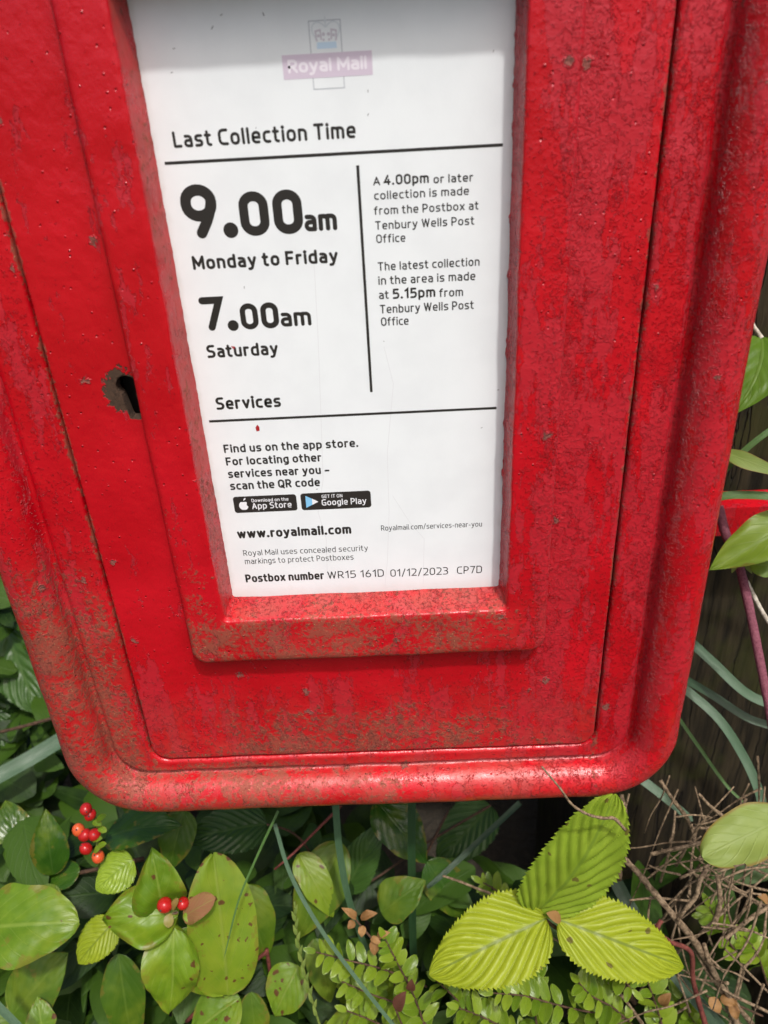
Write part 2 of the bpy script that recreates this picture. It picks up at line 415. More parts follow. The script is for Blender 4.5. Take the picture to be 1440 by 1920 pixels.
# --- hood with posting slot above the notice (above the picture)
hv = []; hf = []
hp = [(-0.004, 0.0), (-0.010, 0.004), (-0.026, 0.010), (-0.034, 0.018), (-0.030, 0.026), (-0.012, 0.036), (-0.004, 0.040)]
xs = np.linspace(-0.034, 0.132, 40)
for x in xs:
    for y, z in hp: hv.append((x, y, 0.105 + z))
for i in range(len(xs) - 1):
    for j in range(len(hp) - 1):
        a = i * len(hp) + j; hf.append((a, a + 1, a + len(hp) + 1, a + len(hp)))
hf.append(tuple(range(len(hp)))); hf.append(tuple(range(len(hv) - 1, len(hv) - 1 - len(hp), -1)))
hv = np.array(hv); mesh_obj('slot_hood', hv, hf, PAINT, post_box, attr=np.tile([0.1, 0.3, 0], (len(hv), 1)))

# --- red bracket that holds the box to the post
bv = []; bf = []
BRX = Q(1392, 952, .385)
add_box(bv, bf, 0.150, BRX[0] + .045, BRX[1], BRX[1] + .018, BRX[2] - .016, BRX[2])
add_box(bv, bf, -0.040, 0.158, 0.089, BRX[1] + .015, BRX[2] - .014, BRX[2] - .002)
bv = np.array(bv); mesh_obj('bracket', bv, bf, PAINT, post_box, smooth=False, attr=np.tile([0.3, 0.6, 0.1], (len(bv), 1)))

# ------------------------------------------------------------------ the notice and its lettering
pv, pf = [], []
x0, x1, z0, z1 = -0.006, 0.108, -0.160, 0.051
pv = [(x0, 0, z0), (x1, 0, z0), (x1, 0, z1), (x0, 0, z1), (x0, .0012, z0), (x1, .0012, z0), (x1, .0012, z1), (x0, .0012, z1)]
pf = [(0, 1, 2, 3), (7, 6, 5, 4), (0, 4, 5, 1), (1, 5, 6, 2), (2, 6, 7, 3), (3, 7, 4, 0)]
plate = mesh_obj('notice_plate', pv, pf, PAPER, post_box, smooth=False)

class Ink:
    """collects flat strokes and shapes lying just proud of the notice"""
    def __init__(s, y=-0.00003): s.V = []; s.F = []; s.y = y; s.k = 0
    def poly(s, pts, dy=0.0):
        b = len(s.V); s.V += [(p[0], s.y - dy, p[1]) for p in pts]; s.F.append(tuple(range(b, b + len(pts))))
    def stroke(s, pts, w, closed=False, cap=True, dy=0.0):
        s.k += 1; y = s.y - dy - (s.k % 5) * 0.000003
        P = [np.array(p, float) for p in pts]
        Q_ = [P[0]]
        for p in P[1:]:
            if np.hypot(*(p - Q_[-1])) > 1e-7: Q_.append(p)
        if closed and np.hypot(*(Q_[0] - Q_[-1])) < 1e-7: Q_.pop()
        P = Q_; n = len(P); h = w / 2
        if n == 1: return s.dot(P[0], h, dy)
        Ls, Rs = [], []
        for i in range(n):
            a = P[i - 1] if (i > 0 or closed) else None; c = P[(i + 1) % n] if (i < n - 1 or closed) else None
            d0 = (P[i] - a) if a is not None else (c - P[i]); d1 = (c - P[i]) if c is not None else d0
            d0 = d0 / np.hypot(*d0); d1 = d1 / np.hypot(*d1)
            n0 = np.array([-d0[1], d0[0]]); n1 = np.array([-d1[1], d1[0]])
            mm = n0 + n1; q = max(0.35, (mm @ mm) / 2); o = mm / q * h
            Ls.append(P[i] + o); Rs.append(P[i] - o)
        b = len(s.V); s.V += [(p[0], y, p[1]) for p in Ls] + [(p[0], y, p[1]) for p in Rs]
        for i in range(n if closed else n - 1):
            j = (i + 1) % n; s.F.append((b + i, b + n + i, b + n + j, b + j))
        if cap and not closed:
            for e, d in ((0, P[0] - P[1]), (n - 1, P[-1] - P[-2])):
                a0 = math.atan2(d[1], d[0]); pts = [P[e] + h * np.array([math.cos(a0 + t), math.sin(a0 + t)]) for t in np.linspace(-math.pi / 2, math.pi / 2, 9)]
                bb = len(s.V); s.V += [(p[0], y, p[1]) for p in pts]; s.F.append(tuple(range(bb, bb + 9)))
    def dot(s, c, r, dy=0.0):
        s.poly([(c[0] + r * math.cos(t), c[1] + r * math.sin(t)) for t in np.linspace(0, 2 * math.pi, 20, endpoint=False)], dy)
    def done(s, name, mat, label=None):
        o = mesh_obj(name, s.V, s.F, mat, plate, smooth=False)
        if label: o['label'] = label
        return o

def rpath(pts, r, closed=False, seg=7):
    """polyline with rounded corners"""
    P = [np.array(p, float) for p in pts]; n = len(P); out = []
    for i in range(n):
        if not closed and i in (0, n - 1): out.append(P[i]); continue
        a, b, c = P[i - 1], P[i], P[(i + 1) % n]
        ri = r[i] if isinstance(r, (list, tuple)) else r
        u = a - b; v = c - b; lu, lv = np.hypot(*u), np.hypot(*v); u, v = u / lu, v / lv
        fu = 0.5 if (closed or i > 1) else 1.0; fv = 0.5 if (closed or i < n - 2) else 1.0
        k = min(ri, lu * fu, lv * fv)
        if k < 1e-4: out.append(b); continue
        p0, p2 = b + u * k, b + v * k
        for t in np.linspace(0, 1, seg):
            # circular-looking corner: cubic with handles 0.5523
            h = 0.5523; c1 = p0 + (b - p0) * h; c2 = p2 + (b - p2) * h
            out.append((1 - t) ** 3 * p0 + 3 * (1 - t) ** 2 * t * c1 + 3 * (1 - t) * t * t * c2 + t ** 3 * p2)
    return out
X = 0.70; D = -0.27
G = {}
def g(ch, w, *strokes): G[ch] = (w, strokes)       # stroke: (points, radius, closed) or ('dot', (x,y))
g('a', .44, ([(.04, X), (.44, X), (.44, 0)], .22, 0), ([(.44, .40), (0, .40), (0, 0), (.44, 0)], .19, 0))
g('b', .48, ([(0, 1), (0, 0)], 0, 0), ([(0, 0), (.48, 0), (.48, X), (0, X)], .24, 0))
g('c', .40, ([(.40, X), (0, X), (0, 0), (.40, 0)], .24, 0))
g('d', .48, ([(.48, 1), (.48, 0)], 0, 0), ([(.48, 0), (0, 0), (0, X), (.48, X)], .24, 0))
g('e', .47, ([(.0, .345), (.47, .345), (.47, X), (0, X), (0, 0), (.42, 0)], [0, .0, .24, .24, .24, 0], 0))
g('f', .30, ([(.30, 1), (.09, 1), (.09, 0)], .2, 0), ([(-.03, X), (.27, X)], 0, 0))
g('g', .47, ([(.47, X), (0, X), (0, 0), (.47, 0)], .24, 0), ([(.47, X), (.47, D), (.06, D)], .22, 0))
g('h', .46, ([(0, 1), (0, 0)], 0, 0), ([(0, X), (.46, X), (.46, 0)], .22, 0))
g('i', .0, ([(0, X), (0, 0)], 0, 0), ('dot', (0, .97)))
g('k', .40, ([(0, 1), (0, 0)], 0, 0), ([(.38, X), (.02, .30)], 0, 0), ([(.14, .42), (.41, 0)], 0, 0))
g('l', .0, ([(0, 1), (0, 0)], 0, 0))
g('m', .78, ([(0, X), (0, 0)], 0, 0), ([(0, X), (.39, X), (.39, 0)], .2, 0), ([(.39, X), (.78, X), (.78, 0)], .2, 0))
g('n', .46, ([(0, X), (0, 0)], 0, 0), ([(0, X), (.46, X), (.46, 0)], .22, 0))
g('o', .49, ([(0, 0), (.49, 0), (.49, X), (0, X)], .245, 1))
g('p', .48, ([(0, X), (0, D)], 0, 0), ([(0, 0), (.48, 0), (.48, X), (0, X)], .24, 0))
g('r', .28, ([(0, X), (0, 0)], 0, 0), ([(0, X), (.28, X)], 0, 0))
g('s', .42, ([(.40, X), (0, X), (0, .36), (.42, .34), (.42, 0), (0, 0)], .17, 0))
g('t', .29, ([(.08, .95), (.08, 0), (.29, 0)], .18, 0), ([(-.05, X), (.27, X)], 0, 0))
g('u', .46, ([(0, X), (0, 0), (.46, 0)], .22, 0), ([(.46, X), (.46, 0)], 0, 0))
g('v', .48, ([(0, X), (.24, 0)], 0, 0), ([(.48, X), (.24, 0)], 0, 0))
g('w', .78, ([(0, X), (.19, 0)], 0, 0), ([(.39, X), (.19, 0)], 0, 0), ([(.39, X), (.59, 0)], 0, 0), ([(.78, X), (.59, 0)], 0, 0))
g('x', .46, ([(0, X), (.46, 0)], 0, 0), ([(.46, X), (0, 0)], 0, 0))
g('y', .48, ([(0, X), (.25, .02)], 0, 0), ([(.48, X), (.17, D), (-.02, D)], .12, 0))
g('A', .62, ([(0, 0), (.31, 1)], 0, 0), ([(.62, 0), (.31, 1)], 0, 0), ([(.10, .31), (.52, .31)], 0, 0))
g('C', .54, ([(.54, 1), (0, 1), (0, 0), (.54, 0)], .30, 0))
g('D', .58, ([(0, 0), (0, 1), (.58, 1), (.58, 0), (0, 0)], [0, 0, .3, .3, 0], 0))
g('E', .46, ([(.46, 1), (0, 1), (0, 0), (.46, 0)], 0, 0), ([(0, .52), (.42, .52)], 0, 0))
g('F', .46, ([(.46, 1), (0, 1), (0, 0)], 0, 0), ([(0, .48), (.40, .48)], 0, 0))
g('G', .58, ([(.56, 1), (0, 1), (0, 0), (.58, 0), (.58, .46), (.30, .46)], [0, .3, .3, .12, 0, 0], 0))
g('I', .0, ([(0, 1), (0, 0)], 0, 0))
g('L', .44, ([(0, 1), (0, 0), (.44, 0)], .05, 0))
g('M', .74, ([(0, 0), (0, 1)], 0, 0), ([(0, 1), (.37, .25)], 0, 0), ([(.74, 1), (.37, .25)], 0, 0), ([(.74, 1), (.74, 0)], 0, 0))
g('N', .58, ([(0, 0), (0, 1)], 0, 0), ([(0, 1), (.58, 0)], 0, 0), ([(.58, 0), (.58, 1)], 0, 0))
g('O', .60, ([(0, 0), (.60, 0), (.60, 1), (0, 1)], .30, 1))
g('P', .52, ([(0, 0), (0, 1), (.52, 1), (.52, .42), (0, .42)], [0, 0, .28, .28, 0], 0))
g('Q', .60, ([(0, 0), (.60, 0), (.60, 1), (0, 1)], .30, 1), ([(.36, .22), (.62, -.10)], 0, 0))
g('R', .54, ([(0, 0), (0, 1), (.52, 1), (.52, .44), (0, .44)], [0, 0, .28, .28, 0], 0), ([(.26, .44), (.54, 0)], 0, 0))
g('S', .52, ([(.50, 1), (0, 1), (0, .52), (.52, .50), (.52, 0), (0, 0)], .25, 0))
g('T', .56, ([(0, 1), (.56, 1)], 0, 0), ([(.28, 1), (.28, 0)], 0, 0))
g('W', .86, ([(0, 1), (.21, 0)], 0, 0), ([(.43, 1), (.21, 0)], 0, 0), ([(.43, 1), (.65, 0)], 0, 0), ([(.86, 1), (.65, 0)], 0, 0))
g('0', .54, ([(0, 0), (.54, 0), (.54, 1), (0, 1)], .29, 1))
g('1', .26, ([(0, .80), (.24, 1), (.24, 0)], 0, 0))
g('2', .50, ([(0, 1), (.50, 1), (.50, .55), (0, 0), (.52, 0)], [0, .26, .26, .0, 0], 0))
g('3', .50, ([(0, 1), (.48, 1), (.48, .53), (.16, .53)], .22, 0), ([(.16, .53), (.50, .53), (.50, 0), (0, 0)], .24, 0))
g('4', .56, ([(.36, 1), (0, .26), (.56, .26)], 0, 0), ([(.42, .55), (.42, 0)], 0, 0))
g('5', .50, ([(.46, 1), (.04, 1), (.02, .56), (.50, .60), (.50, 0), (0, 0)], [0, 0, 0, .26, .26, 0], 0))
g('6', .52, ([(0, 0), (.52, 0), (.52, .56), (0, .56)], .25, 1), ([(0, .30), (.06, .62), (.34, 1)], .2, 0))
g('7', .50, ([(0, 1), (.50, 1), (.18, 0)], 0, 0))
g('9', .54, ([(0, .40), (.54, .40), (.54, 1), (0, 1)], .27, 1), ([(.54, .74), (.50, .46), (.25, 0)], .25, 0))
g('.', .0, ('dot', (0, 0.02)))
g('-', .26, ([(0, .34), (.26, .34)], 0, 0))
g('_', .42, ([(0, .34), (.42, .34)], 0, 0))           # en dash
g('/', .36, ([(0, -.08), (.36, 1.06)], 0, 0))

def text_strokes(txt, w, track=0.13):
    x = w / 2; out = []
    for ch in txt:
        if ch == ' ': x += 0.34; continue
        gw, st = G[ch]
        for s_ in st: out.append((x, s_))
        x += gw + w + track + (0.04 if ch in '.' else 0)
    return out, x - track - w / 2
def write(ink, txt, pl, pr, cap_px, w, weight=None, track=0.19, dy=0.0, cap_mm=None):
    """pl / pr: photo points of the baseline ends; the line is laid level on the notice"""
    a = bp(*pl); b = bp(*pr)
    dz = (a[2] + b[2]) / 2
    top = bp(pl[0], pl[1] - cap_px)
    H = (top[2] - a[2]) if cap_mm is None else cap_mm
    st, wid = text_strokes(txt, w, track)
    sx = (b[0] - a[0]) / wid
    f_ = lambda x, y: (a[0] + x * sx, dz + (w / 2 + y * (1 - w)) * H)
    lw = 1.17 * w * (H * 0.65 + sx * 0.35)
    for ox, s_ in st:
        if s_[0] == 'dot':
            c = f_(ox + s_[1][0], s_[1][1]); ink.dot(c, lw * 0.62, dy)
        else:
            pts, r, cl = s_
            ink.stroke([f_(ox + p[0], p[1]) for p in (rpath(pts, r, cl) if r else pts)], lw, bool(cl), dy=dy)
def rule(ink, a, b, w):
    A_, B_ = bp(*a), bp(*b); ink.stroke([(A_[0], A_[2]), (B_[0], B_[2])], w, cap=False)

k = Ink(); write(k, 'Last Collection Time', (327, 277), (667, 259), 31, .165); k.done('heading_lettering', INK)
k = Ink()
for z_, xa, xb in (((bp(309, 307)[2] + bp(943, 271)[2]) / 2, bp(309, 307)[0], bp(943, 271)[0]), ((bp(392, 790)[2] + bp(931, 765)[2]) / 2, bp(392, 790)[0], bp(931, 765)[0])):
    k.stroke([(xa, z_), (xb, z_)], 0.00088, cap=False)
a_, b_ = bp(671, 310), bp(696, 735); k.stroke([((a_[0] + b_[0]) / 2, a_[2]), ((a_[0] + b_[0]) / 2, b_[2])], 0.00088, cap=False, dy=0.00001)
k.done('ruled_line', INK)
k = Ink()
write(k, '9', (351, 448), (413, 444), 100, .185); write(k, '.', (425, 444), (447, 442), 84, .25)
write(k, '00', (456, 442), (569, 437), 82, .20, track=.17); write(k, 'am', (573, 434), (632, 431), 41, .19, track=.15)
write(k, 'Monday to Friday', (363, 504), (634, 494), 26, .185)
write(k, '7', (382, 620), (424, 618), 62, .185); write(k, '.', (432, 619), (447, 618), 60, .25)
write(k, '00', (455, 618), (524, 614), 48, .19, track=.17); write(k, 'am', (528, 612), (584, 610), 34, .17, track=.15)
write(k, 'Saturday', (390, 671), (522, 665), 24, .178)
k.done('times_lettering', INK)
k = Ink(); write(k, 'Services', (407, 768), (527, 763), 23, .178); k.done('services_lettering', INK)
k = Ink()
write(k, 'A', (700, 348), (713, 347), 16, .14); write(k, '4.00pm', (720, 347), (804, 343), 19, .17); write(k, 'or later', (813, 343), (887, 341), 16, .145)
for t_, a, b in (('collection is made', (702, 374), (879, 366)), ('from the Postbox at', (702, 402), (897, 394)), ('Tenbury Wells Post', (704, 430), (889, 422)), ('Office', (706, 456), (760, 453)),
                 ('The latest collection', (709, 507), (899, 499)), ('in the area is made', (710, 533), (891, 526)), ('Tenbury Wells Post', (713, 587), (888, 580)), ('Office', (715, 611), (766, 609))):
    write(k, t_, a, b, 16, .135)
write(k, 'at', (711, 561), (729, 560), 16, .135); write(k, '5.15pm', (737, 560), (816, 557), 19, .17); write(k, 'from', (824, 557), (868, 555), 16, .135)
k.done('collection_lettering', INK)
k = Ink()
for t_, a, b in (('Find us on the app store.', (421, 849), (672, 838)), ('For locating other', (425, 873), (603, 865)), ('services near you _', (429, 896), (618, 888)), ('scan the QR code', (433, 919), (600, 911))):
    write(k, t_, a, b, 15.5, .175)
write(k, 'www.royalmail.com', (446.5, 1009.5), (658.5, 1000.5), 17, .20)
write(k, 'Postbox number', (462, 1092), (608, 1086), 15, .19)
k.done('services_small_lettering', INK)
k = Ink()
write(k, 'Royalmail.com/services-near-you', (715, 994.5), (903.5, 987.5), 9.8, .10)
write(k, 'Royal Mail uses concealed security', (457, 1042), (690, 1032.5), 10.5, .095); write(k, 'markings to protect Postboxes', (460, 1057.5), (663, 1049.5), 10.5, .095)
write(k, 'WR15 161D', (615, 1085), (720, 1081), 13.5, .10); write(k, '01/12/2023', (732.5, 1081), (840, 1077), 13.5, .10); write(k, 'CP7D', (857, 1076), (903.5, 1074), 13.5, .10)
k.done('fine_print_lettering', INK)
# app badges
def badge(name, q):
    P = [bp(*p) for p in q]; x0 = (P[0][0] + P[3][0]) / 2; x1 = (P[1][0] + P[2][0]) / 2; zt = (P[0][2] + P[1][2]) / 2; zb = (P[2][2] + P[3][2]) / 2
    i = Ink(); i.poly([tuple(p) for p in rrect(x0, x1, zb, zt, 0.0011, counts=(2, 2))]); return i.done(name, BADGE)
badge('app_badge', [(437, 932), (556, 926), (557, 957), (440, 962)]); badge('app_badge', [(563, 925), (695, 920), (696, 951), (566, 957)])
k = Ink(-0.00006)
write(k, 'Download on the', (472, 941.5), (541, 938.5), 6.2, .14); write(k, 'App Store', (473.5, 954), (547, 951.5), 11.5, .13)
write(k, 'GET IT ON', (603.5, 934), (642, 932), 6.2, .13); write(k, 'Google Play', (604, 948), (687, 944), 11.5, .13)
c_ = bp(457, 946.5); ax, az = c_[0], c_[2]; s_ = 0.0019
pts = []
for t in np.linspace(0, 2 * math.pi, 48, endpoint=False):
    r_ = s_ * (1 - 0.16 * math.exp(-((math.sin(t) - 1) ** 2) / 0.01) - 0.10 * math.exp(-((math.sin(t) + 1) ** 2) / 0.01))
    x_, z_ = ax + r_ * 0.92 * math.cos(t) * (1 - 0.10 * max(0, -math.sin(t))), az - 0.0004 + r_ * math.sin(t)
    dx, dz_ = x_ - (ax + s_ * 1.12), z_ - (az + 0.0001)
    dd = math.hypot(dx, dz_)
    if dd < s_ * 0.55: x_, z_ = ax + s_ * 1.12 + dx / dd * s_ * 0.55, az + 0.0001 + dz_ / dd * s_ * 0.55
    pts.append((x_, z_))
k.poly(pts)
k.poly([(ax + 0.0001, az + .0017), (ax + .0003, az + .0025), (ax + .0010, az + .0030), (ax + .0009, az + .0022)])
k.done('badge_lettering', WHITE_INK)
k = Ink(-0.00006); T_ = [bp(572.5, 929.5), bp(574.5, 952), bp(597, 940.5)]
k.poly([(p[0], p[2]) for p in T_]); k.done('play_symbol', PLAY_BLUE)
k = Ink(-0.00008); k.poly([(p[0], p[2]) for p in (bp(585, 934.8), bp(585.6, 946.5), bp(597, 940.5))]); k.done('play_symbol', WHITE_INK)
# faded logo
k = Ink(-0.00002)
xl = (bp(578, 39.7)[0] + bp(589, 168)[0]) / 2; xr = (bp(638, 36.3)[0] + bp(645.3, 164)[0]) / 2
zt = (bp(578, 39.7)[2] + bp(638, 36.3)[2]) / 2; zb = (bp(589, 168)[2] + bp(645.3, 164)[2]) / 2
k.stroke([(xl, zb), (xr, zb), (xr, zt), (xl, zt)], 0.00026, closed=True); k.done('logo_outline', GREY_LINE)
k = Ink(-0.00004); pl = [bp(528, 104), bp(697, 94), bp(699, 140), bp(532.5, 150)]
lx0 = (pl[0][0] + pl[3][0]) / 2; lx1 = (pl[1][0] + pl[2][0]) / 2; lz1 = (pl[0][2] + pl[1][2]) / 2; lz0 = (pl[2][2] + pl[3][2]) / 2
k.poly([(lx0, lz0), (lx1, lz0), (lx1, lz1), (lx0, lz1)]); k.done('logo_band', PURPLE)
k = Ink(-0.00006); write(k, 'Royal Mail', (541, 137.5), (688, 129), 25, .18, track=.10); k.done('logo_lettering', PALE_TXT)
cxx = (xl + xr) / 2 + 0.0002; cz = bp(610, 91)[2]; u = 0.00155
k = Ink(-0.00003)
for sgn in (-1, 1):
    k.stroke([(cxx + sgn * u * a, cz + u * b) for a, b in rpath([(1.6, 1.2), (2.6, 2.8), (2.2, 4.0), (.9, 4.1), (.1, 3.3)], .8)], 0.00034)
k.dot((cxx, cz + u * 4.2), 0.0004); k.stroke([(cxx, cz + u * 3.4), (cxx, cz + u * 4.8)], .0003); k.done('crown_arches', CROWN_GREY)
k = Ink(-0.000035)
for sgn in (-1, 1):
    k.stroke([(cxx + sgn * u * a, cz + u * b) for a, b in ((1.75, 1.3), (1.85, 2.7), (1.0, 2.85), (.9, 1.5))], 0.00045)
    k.dot((cxx + sgn * u * .45, cz + u * 2.2), .00045); k.dot((cxx + sgn * u * .5, cz + u * 1.35), .0003); k.dot((cxx + sgn * u * 1.35, cz + u * 2.0), .0004)
k.done('crown_cap', CROWN_PLUM)
k = Ink(-0.000035); k.poly([(cxx - u * 1.8, cz), (cxx + u * 1.8, cz), (cxx + u * 1.7, cz + u), (cxx - u * 1.7, cz + u)]); k.done('crown_band', CROWN_BLUE)
# specks, chips and hairlines on the card
for (px, py, r) in ((398, 52, .0004), (415, 28, .0003), (494, 27, .0004), (326, 91, .0003), (690, 171, .0003), (690, 215, .0003), (322, 136, .0003), (458, 539, .0003), (934, 731, .0003), (925, 96, .0003), (594, 917, .0003), (903, 802, .0003), (480, 240, .0002), (720, 640, .0002)):
    c = bp(px, py); an = random.uniform(0, 3); k = Ink(-0.00005); k.stroke([(c[0] - r * math.cos(an) * .8, c[2] - r * math.sin(an) * .8), (c[0] + r * math.cos(an), c[2] + r * math.sin(an))], r * .55); k.done('dirt_speck', SPECK)
k = Ink(-0.00006)
c = bp(483, 803); k.poly([(c[0] - .0005, c[2] - .0012), (c[0] + .0006, c[2] - .0009), (c[0] + .0007, c[2] + .0004), (c[0] + .0001, c[2] + .0014), (c[0] - .0007, c[2] + .0003)])
k.done('paint_chip', REDFLAKE); k = Ink(-0.00006)
c = bp(437, 652); k.poly([(c[0] - .0007, c[2] + .0006), (c[0] + .0007, c[2] + .0004), (c[0] + .0002, c[2] - .0006)])
k.done('paint_chip', REDFLAKE)
k = Ink(-0.00004)
for pts in ([(590, 480), (598, 640), (602, 800), (604, 900), (596, 960), (612, 1010), (612, 1085)], [(722, 650), (736, 720), (727, 850), (731, 960), (728, 1050), (722, 1105)], [(735, 930), (770, 980), (795, 1010), (793, 1095)]):
    pts = [bp(*p) for p in pts]; k = Ink(-0.000015); k.stroke([(p[0] + random.uniform(-.0004, .0004), p[2]) for p in pts], 0.00016); k.done('hairline', HAIR)

# ================================================================== WOODEN POST
def wood_mat():
    t = NT('weathered_wood'); P = t.obj()
    Pg = t.vscale(t.warp(P, 14.0, 0.01), (1.0, 1.0, 0.06))
    g1 = t.noise(Pg, 260.0, 5.0, 0.6); g2 = t.noise(Pg, 60.0, 3.0)
    crack = t.step(t.math('ABSOLUTE', t.math('SUBTRACT', t.noise(t.vscale(t.warp(P, 30.0, .006), (1, 1, .035)), 75.0, 2.0), 0.5)), 0.012, 0.0)
    c = t.mix(t.step(g1, 0.3, 0.7), (0.009, 0.007, 0.004), (0.036, 0.027, 0.014))
    moss = t.step(t.noise(P, 28.0, 4.0), 0.50, 0.66)
    c = t.mix(t.math('MULTIPLY', moss, 0.7), c, (0.030, 0.032, 0.007))
    c = t.mix(t.math('MULTIPLY', crack, 0.9), c, (0.008, 0.006, 0.004))
    sx = t.new('ShaderNodeSeparateXYZ'); t.l.new(P, sx.inputs[0])
    dv = t.new('ShaderNodeVectorMath', operation='DISTANCE'); t.l.new(P, dv.inputs[0]); dv.inputs[1].default_value = tuple(np.array(Q(1362, 1098, .395)) - np.array((cxp, cyp, SOILZ)))
    sm_ = t.step(t.math('ADD', t.math('MULTIPLY', t.noise(t.vscale(P, (1, 1, .4)), 260.0, 4.0, .65), 0.030), dv.outputs['Value']), 0.030, 0.026)
    c = t.mix(t.math('MULTIPLY', sm_, 0.75), c, (0.20, 0.008, 0.010))
    t.set(Base_Color=c, Roughness=0.85, Specular_IOR_Level=0.2)
    h = t.math('SUBTRACT', t.math('ADD', g1, t.math('MULTIPLY', g2, 0.7)), t.math('MULTIPLY', crack, 1.6))
    t.bump(h, 0.8, 0.002); return t.mat
SOILZ = -0.72
nA, nZ = 72, 60
wx, wy, cxp, cyp = 0.115, 0.10, 0.305, 0.218
WOOD = wood_mat()
V = []; F = []
for j in range(nZ + 1):
    z = SOILZ - 0.03 + (1.15) * j / nZ
    for i in range(nA):
        a = 2 * math.pi * i / nA; ca, sa = math.cos(a), math.sin(a)
        e = 0.32; x = wx * math.copysign(abs(ca) ** e, ca); y = wy * math.copysign(abs(sa) ** e, sa)
        nn = noise.noise(Vector((a * 2.5, z * 1.2, 4))) * 0.004
        V.append((cxp + x * (1 + nn / .1), cyp + y * (1 + nn / .1), z))
for j in range(nZ):
    for i in range(nA): F.append((j * nA + i, j * nA + (i + 1) % nA, (j + 1) * nA + (i + 1) % nA, (j + 1) * nA + i))
F.append(tuple(range(nZ * nA, nZ * nA + nA)))
wp = mesh_obj('wooden_post', V, F, WOOD, None, origin=(cxp, cyp, SOILZ))
tag(wp, 'dark weathered timber post with vertical cracks standing behind the red post box', 'post')

# ================================================================== GROUND
def soil_mat():
    t = NT('hedge_soil'); P = t.obj()
    c = t.mix(t.noise(P, 30.0, 6.0, 0.65), (0.010, 0.008, 0.005), (0.06, 0.045, 0.028))
    ln = t.new('ShaderNodeVectorMath', operation='LENGTH'); t.l.new(P, ln.inputs[0])
    c = t.mix(t.step(ln.outputs['Value'], 1.3, 2.6), c, t.mix(t.noise(P, 3.0, 6.0, .7), (0.022, 0.045, 0.010), (0.06, 0.10, 0.025)))
    t.set(Base_Color=c, Roughness=0.95); t.bump(t.noise(P, 60.0, 6.0), 0.8, 0.02); return t.mat
R_ = 300.0
N = 40; gs = np.sign(np.linspace(-1, 1, N)) * np.abs(np.linspace(-1, 1, N)) ** 5 * R_
V = [(x, y, SOILZ + (noise.noise(Vector((x * 5, y * 5, 0))) * 0.02 if abs(x) + abs(y) < 6 else 0)) for y in gs for x in gs]
F = [(j * N + i, j * N + i + 1, (j + 1) * N + i + 1, (j + 1) * N + i) for j in range(N - 1) for i in range(N - 1)]
tag(mesh_obj('ground', V, F, soil_mat(), None), kind='structure')

